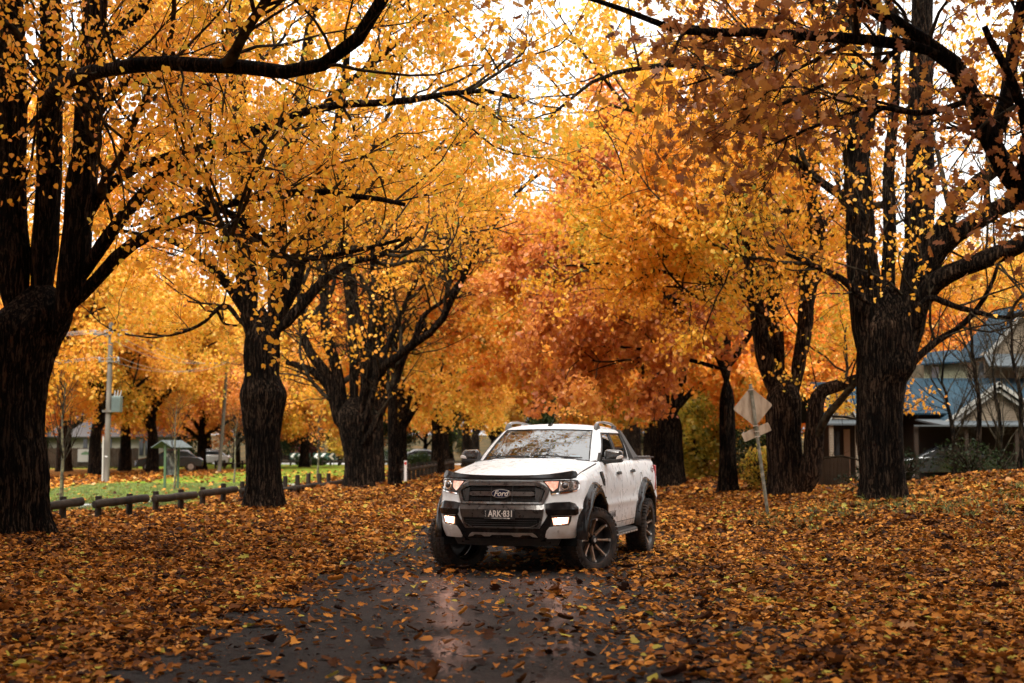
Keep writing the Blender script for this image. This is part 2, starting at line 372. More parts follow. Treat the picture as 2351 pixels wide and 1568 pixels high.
def axis(parts):
    o = []
    for a, b_, s in parts: o.append(np.arange(a, b_, s))
    return np.unique(np.round(np.concatenate(o + [[parts[-1][1]]]), 4))
gx = axis([(-420, -60, 20), (-60, -16, 2), (-16, 16, .25), (16, 60, 2), (60, 420, 20)]); gy = axis([(-60, 2, 4), (2, 50, .25), (50, 130, 2), (130, 620, 14)])
X_, Y_ = np.meshgrid(gx, gy); Z_ = terrain(X_, Y_)
V = np.stack([X_, Y_, Z_], -1).reshape(-1, 3); ids = np.arange(len(V)).reshape(X_.shape)
F = np.stack([ids[:-1, :-1], ids[:-1, 1:], ids[1:, 1:], ids[1:, :-1]], -1).reshape(-1, 4)
def ground_build(nt, b):
    tc = N(nt, 'ShaderNodeTexCoord'); ob = tc.outputs['Object']
    sp = N(nt, 'ShaderNodeSeparateXYZ'); nt.links.new(ob, sp.inputs[0])
    def vor(scale, stops):
        mp = N(nt, 'ShaderNodeMapping'); mp.inputs['Scale'].default_value = (1, 1, 0); nt.links.new(ob, mp.inputs['Vector'])
        v = N(nt, 'ShaderNodeTexVoronoi', Scale=scale); nt.links.new(mp.outputs['Vector'], v.inputs['Vector'])
        s = N(nt, 'ShaderNodeSeparateColor'); nt.links.new(v.outputs['Color'], s.inputs[0])
        r = ramp(nt, stops); nt.links.new(s.outputs[0], r.inputs['Fac']); return v, r
    st = [(0, (.03, .014, .009)), (.25, (.09, .036, .015)), (.55, (.27, .11, .026)), (.85, (.46, .20, .04)), (1, (.40, .20, .08))]
    v1, r1 = vor(13.0, st); v2, r2 = vor(5.0, st)
    mr = N(nt, 'ShaderNodeMapRange'); mr.inputs['From Min'].default_value = 45; mr.inputs['From Max'].default_value = 90; nt.links.new(sp.outputs['Y'], mr.inputs['Value'])
    m1 = N(nt, 'ShaderNodeMixRGB'); nt.links.new(mr.outputs['Result'], m1.inputs['Fac']); nt.links.new(r1.outputs['Color'], m1.inputs['Color1']); nt.links.new(r2.outputs['Color'], m1.inputs['Color2'])
    # grass tone
    ng = N(nt, 'ShaderNodeTexNoise', Scale=6.0, Detail=8, Roughness=.8); nt.links.new(ob, ng.inputs['Vector'])
    rg = ramp(nt, [(.3, (.05, .085, .010)), (.55, (.13, .20, .020)), (.75, (.24, .29, .035))]); nt.links.new(ng.outputs['Fac'], rg.inputs['Fac'])
    # grass mask: bands across the park on the left, and far behind
    nm = N(nt, 'ShaderNodeTexNoise', Scale=.35, Detail=6, Roughness=.65); nt.links.new(ob, nm.inputs['Vector'])
    def band(lo, hi, soft, outp):
        a = N(nt, 'ShaderNodeMapRange'); a.inputs['From Min'].default_value = lo - soft; a.inputs['From Max'].default_value = lo + soft; nt.links.new(outp, a.inputs['Value'])
        c = N(nt, 'ShaderNodeMapRange'); c.inputs['From Min'].default_value = hi + soft; c.inputs['From Max'].default_value = hi - soft; nt.links.new(outp, c.inputs['Value'])
        m = N(nt, 'ShaderNodeMath', operation='MULTIPLY'); nt.links.new(a.outputs[0], m.inputs[0]); nt.links.new(c.outputs[0], m.inputs[1]); return m.outputs[0]
    off = N(nt, 'ShaderNodeMath', operation='MULTIPLY_ADD'); nt.links.new(nm.outputs['Fac'], off.inputs[0]); off.inputs[1].default_value = 16.0
    nt.links.new(sp.outputs['Y'], off.inputs[2])          # wobbling distance
    def mul(a, c):
        m = N(nt, 'ShaderNodeMath', operation='MULTIPLY'); nt.links.new(a, m.inputs[0]); nt.links.new(c, m.inputs[1]); return m.outputs[0]
    def mx_(a, c):
        m = N(nt, 'ShaderNodeMath', operation='MAXIMUM'); nt.links.new(a, m.inputs[0]); nt.links.new(c, m.inputs[1]); return m.outputs[0]
    offx = N(nt, 'ShaderNodeMath', operation='MULTIPLY_ADD'); nt.links.new(nm.outputs['Fac'], offx.inputs[0]); offx.inputs[1].default_value = 2.4; nt.links.new(sp.outputs['X'], offx.inputs[2])
    g = mul(band(38, 118, 2, off.outputs[0]), band(-16.4, -7.4, .5, offx.outputs[0]))
    g = mx_(g, mul(band(74, 100, 3, off.outputs[0]), band(-8.5, -4.6, 1, sp.outputs['X'])))
    g = mx_(g, mul(band(112, 142, 4, off.outputs[0]), band(-400, -12, 3, sp.outputs['X'])))
    g = mx_(g, mul(band(41, 52, 2, off.outputs[0]), band(8.2, 30, 1.5, sp.outputs['X'])))
    # leaves scattered over the grass
    v3, r3 = vor(4.0, [(.86, (0, 0, 0)), (.88, (1, 1, 1))])
    inv = N(nt, 'ShaderNodeMath', operation='SUBTRACT'); inv.inputs[0].default_value = 1.0; nt.links.new(r3.outputs['Color'], inv.inputs[1])
    g2 = mul(g, inv.outputs[0])
    mg = N(nt, 'ShaderNodeMixRGB'); nt.links.new(g2, mg.inputs['Fac']); nt.links.new(m1.outputs['Color'], mg.inputs['Color1']); nt.links.new(rg.outputs['Color'], mg.inputs['Color2'])
    fr_ = N(nt, 'ShaderNodeMapRange'); fr_.inputs['From Min'].default_value = 125; fr_.inputs['From Max'].default_value = 150; nt.links.new(sp.outputs['Y'], fr_.inputs['Value'])
    mf = N(nt, 'ShaderNodeMixRGB'); rf = ramp(nt, [(.35, (.016, .020, .008)), (.55, (.05, .032, .012)), (.7, (.14, .065, .02))]); nt.links.new(nm.outputs['Fac'], rf.inputs['Fac']); nt.links.new(rf.outputs['Color'], mf.inputs['Color2']); nt.links.new(fr_.outputs['Result'], mf.inputs['Fac']); nt.links.new(mg.outputs['Color'], mf.inputs['Color1'])
    nt.links.new(mf.outputs['Color'], b.inputs['Base Color'])
    bp = N(nt, 'ShaderNodeBump', Strength=.7, Distance=.05); nt.links.new(v1.outputs['Distance'], bp.inputs['Height']); nt.links.new(bp.outputs['Normal'], b.inputs['Normal'])
g_o = link('ground', np_mesh('ground', V, F, 4), mat('leafy_ground', rough=.9, spec=.03, build=ground_build), None, 60); tag(g_o, None, None, None, 'structure')
def road_build(nt, b):
    tc = N(nt, 'ShaderNodeTexCoord'); ob = tc.outputs['Object']
    n = N(nt, 'ShaderNodeTexNoise', Scale=140.0, Detail=4, Roughness=.7); nt.links.new(ob, n.inputs['Vector'])
    v = N(nt, 'ShaderNodeTexVoronoi', Scale=95.0); nt.links.new(ob, v.inputs['Vector'])
    n2 = N(nt, 'ShaderNodeTexNoise', Scale=.8, Detail=6, Roughness=.6); nt.links.new(ob, n2.inputs['Vector'])
    n5 = N(nt, 'ShaderNodeTexNoise', Scale=34.0, Detail=12, Roughness=.95); nt.links.new(ob, n5.inputs['Vector'])
    r = ramp(nt, [(.3, (.007, .007, .008)), (.5, (.014, .014, .0145)), (.68, (.11, .105, .10))]); nt.links.new(n5.outputs['Fac'], r.inputs['Fac'])
    r2 = ramp(nt, [(.35, (.5, .5, .52)), (.65, (1.5, 1.4, 1.3))]); nt.links.new(n2.outputs['Fac'], r2.inputs['Fac'])
    m = N(nt, 'ShaderNodeMixRGB', blend_type='MULTIPLY'); m.inputs['Fac'].default_value = 1; nt.links.new(r.outputs['Color'], m.inputs['Color1']); nt.links.new(r2.outputs['Color'], m.inputs['Color2'])
    nt.links.new(m.outputs['Color'], b.inputs['Base Color'])
    r3 = ramp(nt, [(.38, (.26,) * 3), (.62, (.42,) * 3)]); nt.links.new(n2.outputs['Fac'], r3.inputs['Fac']); nt.links.new(r3.outputs['Color'], b.inputs['Roughness'])
    bp = N(nt, 'ShaderNodeBump', Strength=1.0, Distance=.012); nt.links.new(v.outputs['Distance'], bp.inputs['Height']); nt.links.new(bp.outputs['Normal'], b.inputs['Normal'])
    # damp film on the stones: a little constant gloss instead of a full grazing reflection
    gl = N(nt, 'ShaderNodeBsdfGlossy'); gl.inputs['Color'].default_value = (1, .97, .95, 1); nt.links.new(r3.outputs['Color'], gl.inputs['Roughness']); nt.links.new(bp.outputs['Normal'], gl.inputs['Normal'])
    ms = N(nt, 'ShaderNodeMixShader'); r4 = ramp(nt, [(.35, (.050,) * 3), (.6, (.014,) * 3)]); nt.links.new(n2.outputs['Fac'], r4.inputs['Fac']); nt.links.new(r4.outputs['Color'], ms.inputs['Fac'])
    om = [q for q in nt.nodes if q.type == 'OUTPUT_MATERIAL'][0]; nt.links.new(b.outputs[0], ms.inputs[1]); nt.links.new(gl.outputs[0], ms.inputs[2]); nt.links.new(ms.outputs[0], om.inputs['Surface'])
ys = np.arange(-40, 150, .5); us = np.linspace(0, 5.0, 21); rngr = np.random.default_rng(4)
wob = np.cumsum(rngr.normal(0, .02, len(ys))); wob -= np.linspace(wob[0], wob[-1], len(ys))
rv = np.stack([(road_left(ys)[:, None] + us[None] + wob[:, None] * (us[None] < .1)), np.repeat(ys[:, None], 21, 1), np.zeros((len(ys), 21))], -1)
rv[..., 2] = terrain(rv[..., 0], rv[..., 1]) + .012 + .03 * np.sin(np.pi * us / 5.0)[None]
ids = np.arange(rv.shape[0] * 21).reshape(-1, 21); F = np.stack([ids[:-1, :-1], ids[:-1, 1:], ids[1:, 1:], ids[1:, :-1]], -1).reshape(-1, 4)
tag(link('road', np_mesh('road', rv.reshape(-1, 3), F, 4), mat('wet_asphalt', (.03, .03, .03), .4, spec=.0, build=road_build), None, 60), None, None, None, 'structure')
def strip(name, pts, width, dz, m):
    p = resample(np.array([(x, y, 0) for x, y in pts], float), 40); t = unit(np.gradient(p, axis=0)); nrm = np.stack([-t[:, 1], t[:, 0], 0 * t[:, 0]], 1)
    rows = np.stack([p + nrm * width * k for k in (-.5, -.17, .17, .5)], 1); rows[..., 2] = terrain(rows[..., 0], rows[..., 1]) + dz
    ids = np.arange(160).reshape(40, 4); F = np.stack([ids[:-1, :-1], ids[:-1, 1:], ids[1:, 1:], ids[1:, :-1]], -1).reshape(-1, 4)
    o = link(name, np_mesh(name, rows.reshape(-1, 3), F, 4), m, None, 60); tag(o, None, None, None, 'structure'); return o
# ---------------------------------------------------------------- fallen leaves
LITTER = leaf_mat('fallen_leaf', [(0, (.022, .011, .008)), (.25, (.065, .026, .012)), (.5, (.24, .088, .020)), (.75, (.50, .195, .033)), (.9, (.66, .285, .05)), (.96, (.46, .27, .13)), (1, (.40, .34, .06))], trans=.12, rough=.35, gloss=.008)
def litter(name, rng, X, Y, size, tilt, kind='heart', zoff=0.0, road=None, base=.5):
    k = len(X); Z = terrain(X, Y) + .006
    u = X - road_left(Y); onr = (u > 0) & (u < 5); Z = np.where(onr, Z + .018 + .03 * np.sin(np.pi * np.clip(u / 5, 0, 1)), Z)
    Z = Z + rng.uniform(0, .035, k) * np.where(onr, .25, 1) + zoff
    az = rng.uniform(0, 2 * np.pi, k); nr = unit(np.stack([rng.normal(0, tilt, k), rng.normal(0, tilt, k), np.ones(k)], 1))
    a0 = np.stack([np.cos(az), np.sin(az), 0 * az], 1); ax = unit(a0 - nr * (a0 * nr).sum(1, keepdims=True)); bx = np.cross(nr, ax)
    tv, tf = LEAF[kind]; s = (size * np.clip(rng.lognormal(-.12, .38, k), .3, 1.9))[:, None, None]; fold = rng.uniform(-1.2, 2.8, k)[:, None, None]
    tvw = tv.copy(); 
    V = np.stack([X, Y, Z], 1)[:, None, :] + s * (bx[:, None, :] * tv[None, :, 0:1] + ax[:, None, :] * (tv[None, :, 1:2] - .5) + nr[:, None, :] * (tv[None, :, 2:3] * fold + .12 * (tv[None, :, 1:2] - .5) ** 2 * fold))
    F = (np.arange(k) * len(tv))[:, None, None] + tf[None]; me = np_mesh(name, V.reshape(-1, 3), F.reshape(-1, 4), 4)
    t = base + rng.normal(0, .27, k) + clumpnoise(np.stack([X, Y, 0 * X], 1), .9, 3) * .07 + clumpnoise(np.stack([X, Y, 0 * X], 1), .22, 4) * .08
    set_tint(me, np.repeat(np.clip(t, 0, 1), len(tf)))
    o = link(name, me, LITTER, None, 0); return o
def lawn(X, Y): return (X < -8.8 + .4 * np.sin(Y * .7)) & (X > -17.2 + .5 * np.sin(Y * .5)) & (Y > 34)
def cover(X, Y, rng):
    """share of the surface the wind has left covered"""
    u = X - road_left(Y); P3 = np.stack([X, Y, 0 * X], 1)
    n = clumpnoise(P3, .45, 21); n2 = clumpnoise(P3, .16, 22)
    far = smooth((Y - 27) / 9)
    left = smooth((-u + .25 + .22 * n2 + .15 * n) / .55)
    mid = .034 + .10 * far
    right = smooth((u - 2.3 - .30 * n - .5 * n2) / 2.9)
    c = np.maximum(left, np.where(u > 0, np.maximum(mid, .95 * right * (.22 + .5 * smooth((n + .55 * n2 + (u - 2.3) * .5))) + .5 * smooth((u - 4.3 + .5 * n) / 1.1)), 0))
    c = np.maximum(c, far * (.35 + .3 * n) * (u > 0))
    return np.clip(c * (.86 + .22 * clumpnoise(P3, .28, 31)), 0, 1)
rng = np.random.default_rng(7)
def scatter(n, x0, x1, y0, y1, dens_pow=1.0):
    Y = y0 + (y1 - y0) * rng.random(n) ** dens_pow; X = rng.uniform(x0, x1, n) ; return X, Y
L_ = []
X, Y = scatter(420000, -9.5, 9.5, 6.5, 24); k = (np.abs(X) < Y * .40 + 1.5) & (rng.random(len(X)) < cover(X, Y, rng)); o = litter('fallen_leaves', rng, X[k], Y[k], .061, .27)
tag(o, None, None, None, 'stuff')
X, Y = scatter(200000, -14, 14, 24, 44); k = (np.abs(X) < Y * .38 + 1) & (rng.random(len(X)) < cover(X, Y, rng) * np.where(lawn(X, Y), .06, 1)); o = litter('fallen_leaves', rng, X[k], Y[k], .085, .36); tag(o, None, None, None, 'stuff')
X, Y = scatter(90000, -24, 20, 44, 95); k = rng.random(len(X)) < .8 * cover(X, Y, rng) * np.where(lawn(X, Y), .08, 1); o = litter('fallen_leaves', rng, X[k], Y[k], .15, .42); tag(o, None, None, None, 'stuff')
X, Y = scatter(14000, -6, 8, 7, 30); k = rng.random(len(X)) < cover(X, Y, rng) ** .5 * .5 + .05; o = litter('fallen_leaves', rng, X[k], Y[k], .10, .45, 'oak', .012, base=.42); tag(o, None, None, None, 'stuff')
X, Y = scatter(30000, -6, 7, 7, 24); k = rng.random(len(X)) < np.maximum(cover(X, Y, rng), .35); o = litter('leaf_fragments', rng, X[k], Y[k], .024, .5, 'kite', .0, base=.38); tag(o, None, None, None, 'stuff')
# grass tufts that push through the leaves
def tufts(name, rng, C, h, wd, blades, mm):
    k = len(C) * blades; c = np.repeat(C, blades, 0) + np.concatenate([rng.normal(0, .05, (k, 2)), np.zeros((k, 1))], 1)
    lean = np.concatenate([rng.normal(0, .45, (k, 2)), np.ones((k, 1))], 1); lean = unit(lean); H = (h * rng.uniform(.4, 1.2, k))[:, None]
    side = unit(np.cross(lean, rng.normal(size=(k, 3)))) * wd
    mid = c + lean * H * .6; tip = c + lean * H + np.concatenate([lean[:, :2] * H * .5, -.1 * H], 1)
    V = np.stack([c - side, c + side, mid + side * .7, mid - side * .7, tip, tip], 1)[:, :5].reshape(-1, 3)
    i = (np.arange(k) * 5)[:, None]; F = np.concatenate([i + np.array([[0, 1, 2, 3]]), i + np.array([[3, 2, 4, 4]])])
    me = bpy.data.meshes.new(name); q = i + np.array([[0, 1, 2, 3]]); t3 = i + np.array([[3, 2, 4]])
    me.vertices.add(len(V)); me.vertices.foreach_set('co', V.astype(np.float32).ravel())
    lv = np.concatenate([q.ravel(), t3.ravel()]).astype(np.int32); me.loops.add(len(lv)); me.loops.foreach_set('vertex_index', lv)
    st = np.concatenate([np.arange(0, 4 * k, 4), 4 * k + np.arange(0, 3 * k, 3)]).astype(np.int32); me.polygons.add(2 * k); me.polygons.foreach_set('loop_start', st); me.update(calc_edges=True)
    return link(name, me, mm, None, 0)
GRASS = mat('grass_blade', (.10, .14, .02), .6, build=noise_color(3, [(.35, (.05, .08, .012)), (.6, (.14, .18, .025)), (.75, (.28, .26, .06))]))
X = rng.uniform(-17, -8.8, 12000); Y = rng.uniform(33, 60, 12000); k = (clumpnoise(np.stack([X, Y, 0 * X], 1), 1.5, 5) > -1.4) & lawn(X, Y)
C = np.stack([X[k], Y[k], terrain(X[k], Y[k])], 1); tag(tufts('grass', rng, C, .10, .006, 6, GRASS), None, None, None, 'stuff')
X = np.concatenate([rng.normal(7.0, 2.2, 260), rng.normal(11.5, 1.6, 220)]); Y = np.concatenate([rng.normal(28, 2.2, 260), rng.normal(26.5, 1.2, 220)]); k = X > 4.6
C = np.stack([X[k], Y[k], terrain(X[k], Y[k])], 1); tag(tufts('grass', rng, C, .20, .007, 6, GRASS), None, None, None, 'stuff')
# ================================================================ the pickup truck
def paint_build(nt, b):
    tc = N(nt, 'ShaderNodeTexCoord'); sp = N(nt, 'ShaderNodeSeparateXYZ'); nt.links.new(tc.outputs['Object'], sp.inputs[0])
    n = N(nt, 'ShaderNodeTexNoise', Scale=3.0, Detail=7, Roughness=0.65); nt.links.new(tc.outputs['Object'], n.inputs['Vector'])
    mr = N(nt, 'ShaderNodeMapRange'); mr.inputs['From Min'].default_value = 1.0; mr.inputs['From Max'].default_value = 0.45
    nt.links.new(sp.outputs['Z'], mr.inputs['Value'])
    mu = N(nt, 'ShaderNodeMath', operation='MULTIPLY'); nt.links.new(mr.outputs['Result'], mu.inputs[0]); nt.links.new(n.outputs['Fac'], mu.inputs[1])
    r = ramp(nt, [(0.0, (0.80, 0.85, 0.875)), (0.25, (0.79, 0.83, 0.845)), (0.66, (0.52, 0.44, 0.37))])
    nt.links.new(mu.outputs[0], r.inputs['Fac'])
    # specks of dirt
    v = N(nt, 'ShaderNodeTexVoronoi', Scale=34.0); nt.links.new(tc.outputs['Object'], v.inputs['Vector'])
    r2 = ramp(nt, [(0.0, (0.45, 0.40, 0.34)), (0.10, (1, 1, 1))]); nt.links.new(v.outputs['Distance'], r2.inputs['Fac'])
    m = N(nt, 'ShaderNodeMixRGB', blend_type='MULTIPLY'); m.inputs['Fac'].default_value = 0.08
    nt.links.new(r.outputs['Color'], m.inputs['Color1']); nt.links.new(r2.outputs['Color'], m.inputs['Color2'])
    nt.links.new(m.outputs['Color'], b.inputs['Base Color'])
    n3 = N(nt, 'ShaderNodeTexNoise', Scale=9.0, Detail=5); nt.links.new(tc.outputs['Object'], n3.inputs['Vector'])
    r3 = ramp(nt, [(0.35, (0.25,) * 3), (0.7, (0.36,) * 3)]); nt.links.new(n3.outputs['Fac'], r3.inputs['Fac']); nt.links.new(r3.outputs['Color'], b.inputs['Roughness'])
PAINT = mat('white_paint', (0.8, 0.79, 0.76), 0.3, spec=.4, coat=0.12, build=paint_build)
def spots(c1, c2, sc_, rough=None):
    def f(nt, b):
        tc = N(nt, 'ShaderNodeTexCoord'); n = N(nt, 'ShaderNodeTexNoise', Scale=sc_, Detail=8, Roughness=0.7); nt.links.new(tc.outputs['Object'], n.inputs['Vector'])
        r = ramp(nt, [(0.42, c1), (0.66, c2)]); nt.links.new(n.outputs['Fac'], r.inputs['Fac']); nt.links.new(r.outputs['Color'], b.inputs['Base Color'])
        if rough:
            r2 = ramp(nt, [(0.4, (rough[0],) * 3), (0.65, (rough[1],) * 3)]); nt.links.new(n.outputs['Fac'], r2.inputs['Fac']); nt.links.new(r2.outputs['Color'], b.inputs['Roughness'])
    return f
GLOSSBLK = mat('gloss_black', (0.012, 0.012, 0.013), 0.12, spec=0.22, coat=0.0, build=spots((0.008, 0.008, 0.009), (0.022, 0.019, 0.017), 9, (0.10, 0.30)))
MATBLK = mat('matt_black_plastic', (0.018, 0.018, 0.018), 0.55, build=spots((0.014, 0.014, 0.014), (0.035, 0.031, 0.028), 12))
DARKSLAT = mat('slat_black', (0.010, 0.010, 0.010), 0.5)
DARKIN = mat('dark_cavity', (0.006, 0.006, 0.006), 0.9, spec=0.1)
GREYMET = mat('dark_grey_metallic', (0.075, 0.07, 0.068), 0.32, metal=0.55, coat=0.5, build=spots((0.07, 0.066, 0.063), (0.11, 0.10, 0.09), 14, (0.25, 0.45)))
SILVER = mat('satin_silver', (0.52, 0.50, 0.47), 0.35, metal=0.7, build=spots((0.50, 0.48, 0.45), (0.30, 0.27, 0.24), 10))
CHROME = mat('chrome', (0.75, 0.74, 0.72), 0.12, metal=1.0)
RAILSIL = mat('rail_silver', (0.42, 0.42, 0.42), 0.35, metal=0.6)
RUBBER = mat('tyre_rubber', (0.02, 0.018, 0.017), 0.75, spec=0.25, build=spots((0.014, 0.013, 0.013), (0.075, 0.048, 0.032), 7))
BRONZE = mat('bronze_spoke', (0.36, 0.25, 0.17), 0.38, metal=0.55, build=spots((0.38, 0.27, 0.19), (0.15, 0.10, 0.07), 8))
BARREL = mat('rim_barrel', (0.02, 0.02, 0.021), 0.3, metal=0.2)
LAMPGLOW = mat('lamp_glow', (1, 0.8, 0.7), 0.3, emit=(1.0, 0.36, 0.20), estr=0.9)
LAMPCORE = mat('lamp_core', (1, 0.9, 0.8), 0.3, emit=(1.0, 0.66, 0.46), estr=48.0)
def _drl(nt, b):
    tc = N(nt, 'ShaderNodeTexCoord'); v = N(nt, 'ShaderNodeTexVoronoi', Scale=40.0); nt.links.new(tc.outputs['Object'], v.inputs['Vector'])
    r = ramp(nt, [(0.1, (1.0, 0.62, 0.50)), (0.6, (0.55, 0.16, 0.09))]); nt.links.new(v.outputs['Distance'], r.inputs['Fac']); nt.links.new(r.outputs['Color'], b.inputs['Emission Color'])
DRL = mat('indicator_glow', (0.8, 0.5, 0.4), 0.2, emit=(1, .5, .4), estr=0.45, coat=1.0, build=_drl)
LAMPGLASS = mat('lamp_clear', (0.30, 0.29, 0.28), 0.08, metal=0.6, coat=1.0, build=spots((0.45, 0.44, 0.42), (0.06, 0.055, 0.05), 22))
LENS = mat('projector_lens', (0.10, 0.10, 0.11), 0.03, metal=0.3, coat=1.0)
REDLENS = mat('tail_lens', (0.30, 0.012, 0.012), 0.12, coat=1.0)
BLUE = mat('badge_blue', (0.01, 0.014, 0.05), 0.25, coat=0.6)
PLATEBLK = mat('plate_black', (0.010, 0.010, 0.010), 0.4)
PLATEWHT = mat('plate_letters', (0.72, 0.68, 0.62), 0.5)
SEAT = mat('seat_fabric', (0.07, 0.065, 0.06), 0.8)
ORANGE = mat('decal_dark', (0.03, 0.028, 0.028), 0.5)
GREYPIL = mat('pillar_grey', (0.24, 0.235, 0.225), 0.5, build=spots((0.25, 0.245, 0.235), (0.15, 0.14, 0.13), 20))
def glass_mat(name, tint, trans):
    m = bpy.data.materials.new(name); m.use_nodes = True; nt = m.node_tree; nt.nodes.clear()
    o = N(nt, 'ShaderNodeOutputMaterial'); t = N(nt, 'ShaderNodeBsdfTransparent'); t.inputs['Color'].default_value = (*tint, 1)
    d = N(nt, 'ShaderNodeBsdfDiffuse'); d.inputs['Color'].default_value = (0.03, 0.03, 0.03, 1)
    g = N(nt, 'ShaderNodeBsdfGlossy'); g.inputs['Roughness'].default_value = 0.015
    fr = N(nt, 'ShaderNodeFresnel', IOR=2.3)
    a = N(nt, 'ShaderNodeMixShader'); a.inputs['Fac'].default_value = 1 - trans
    nt.links.new(t.outputs[0], a.inputs[1]); nt.links.new(d.outputs[0], a.inputs[2])
    b = N(nt, 'ShaderNodeMixShader'); nt.links.new(fr.outputs[0], b.inputs['Fac']); nt.links.new(a.outputs[0], b.inputs[1]); nt.links.new(g.outputs[0], b.inputs[2])
    nt.links.new(b.outputs[0], o.inputs['Surface']); return m
WGLASS = glass_mat('windscreen_glass', (0.62, 0.65, 0.65), 0.85)
SGLASS = glass_mat('side_glass', (0.10, 0.10, 0.10), 0.8)

truck = empty('pickup_truck', (0.142, 17.79, 0), R(-106.4), 'white dual cab pickup truck with lit fog lamps standing on the leafy road', 'pickup truck')
T = truck
_xz = np.array([.30, .37, .47, .52, .58, .70, .80, .84, .88, 1.0, 1.13, 1.17, 1.22, 1.4]); _xf = np.array([.84, .86, .90, .925, .955, .965, .985, .97, .945, .92, .885, .86, .83, .80])
_kz = np.array([.30, .45, .52, .65, .76, .80, .84, .90, 1.0, 1.12, 1.17, 1.25, 1.33]); _kv = np.array([.93, .955, .985, 1.0, 1.008, 1.024, 1.012, 1.008, 1.015, 1.008, 1.0, .985, .94])
def xf(z): return float(np.interp(z, _xz, _xf))
def kk(z): return float(np.interp(z, _kz, _kv))
EXP, DEP, HW = 2.6, 0.62, 0.90
def Fm(y, z):
    q = min(abs(y) / (HW * kk(z)), 0.992)
    return xf(z) - DEP * (1 - (1 - q ** EXP) ** (1 / EXP))
def Sm(x, z):
    u = (x - (xf(z) - DEP)) / DEP
    if u <= 0: return HW * kk(z)
    return HW * kk(z) * (1 - min(u, .999) ** EXP) ** (1 / EXP)
def front_map(u, v, wv): return Vector((Fm(u, v) + wv, u, v))
def side_map(sg, sf=None):
    f = sf or Sm
    return lambda u, v, wv: Vector((u, sg * (f(u, v) + wv), v))
def _cuts(bm, du, dv, lo, hi):
    for ax, d in ((0, du), (1, dv)):
        if not d: continue
        k = math.ceil(lo[ax] / d)
        while k * d < hi[ax]:
            no = Vector((1, 0, 0)) if ax == 0 else Vector((0, 1, 0))
            co = no * (k * d + 1e-5)
            bmesh.ops.bisect_plane(bm, geom=bm.verts[:] + bm.edges[:] + bm.faces[:], plane_co=co, plane_no=no, dist=1e-6)
            k += 1
def panel(name, outline, mp, off, depth, m, parent=None, inset=0.006, du=0.06, dv=0.08, smooth=30):
    """plate of real thickness that follows a curved surface; outline in surface coordinates"""
    bm = bmesh.new(); n = len(outline)
    if sum(outline[i][0] * outline[(i + 1) % n][1] - outline[(i + 1) % n][0] * outline[i][1] for i in range(n)) < 0: outline = outline[::-1]
    f = bm.faces.new([bm.verts.new((u, v, off)) for u, v in outline]); bm.normal_update()
    if inset:
        bmesh.ops.inset_region(bm, faces=[f], thickness=inset, use_even_offset=True)
        inner = set(f.verts)
        for v in bm.verts:
            if v not in inner: v.co.z = off - inset * 0.8
    bd = [e for e in bm.edges if e.is_boundary]
    ex = bmesh.ops.extrude_edge_only(bm, edges=bd)
    nv = [g for g in ex['geom'] if isinstance(g, bmesh.types.BMVert)]
    for v in nv: v.co.z = off - depth
    be = [e for e in bm.edges if e.is_boundary]
    bmesh.ops.contextual_create(bm, geom=be)
    us = [p[0] for p in outline]; vs = [p[1] for p in outline]
    _cuts(bm, du, dv, (min(us), min(vs)), (max(us), max(vs)))
    bmesh.ops.triangulate(bm, faces=[f for f in bm.faces if len(f.verts) > 4])
    bmesh.ops.recalc_face_normals(bm, faces=bm.faces)
    for v in bm.verts: v.co = mp(v.co.x, v.co.y, v.co.z)
    return bm_obj(name, bm, m, parent, smooth, weld=False)
def ringpanel(name, outer, inner, mp, off, depth, m, parent=None, slope=0.012, du=0.06, dv=0.06, smooth=30):
    bm = bmesh.new(); n = len(outer); rows = []
    for pts, wv in ((outer, off - depth), (outer, off - .005), ([(o[0] + (i[0] - o[0]) * .12, o[1] + (i[1] - o[1]) * .12) for o, i in zip(outer, inner)], off), (inner, off - slope), (inner, off - depth)):
        rows.append([bm.verts.new((u, v, wv)) for u, v in pts])
    rows.append(rows[0])
    for a, b in zip(rows, rows[1:]):
        for i in range(n): bm.faces.new((a[i], a[(i + 1) % n], b[(i + 1) % n], b[i]))
    us = [p[0] for p in outer]; vs = [p[1] for p in outer]
    _cuts(bm, du, dv, (min(us), min(vs)), (max(us), max(vs)))
    bmesh.ops.recalc_face_normals(bm, faces=bm.faces)
    for v in bm.verts: v.co = mp(v.co.x, v.co.y, v.co.z)
    return bm_obj(name, bm, m, parent, smooth, weld=False)
def sym(half):  # half outline with y>=0 from top centre to bottom centre -> closed
    return half + [(-a, b) for a, b in half[::-1] if a > 1e-6]
def mir(pl): return [(-a, b) for a, b in pl]

# ---- hood height
_he = [0, .03, .07, .15, .45, .85, 1.30, 1.45]; _hz = [1.155, 1.185, 1.207, 1.232, 1.277, 1.325, 1.378, 1.392]
def hood_lip(y): return Fm(y, 1.17) - 0.01
def hood_z(x, y):
    e = max(hood_lip(min(abs(y), .86)) - x, 0)
    z = float(np.interp(e, _he, _hz)) - 0.03 * (abs(y) / .78) ** 2
    s = max(0, min(1, (0.50 + 0.10 * min(e, 1) - abs(y)) / .06)); s = s * s * (3 - 2 * s)
    return z + 0.010 * s * min(1, e / .2)
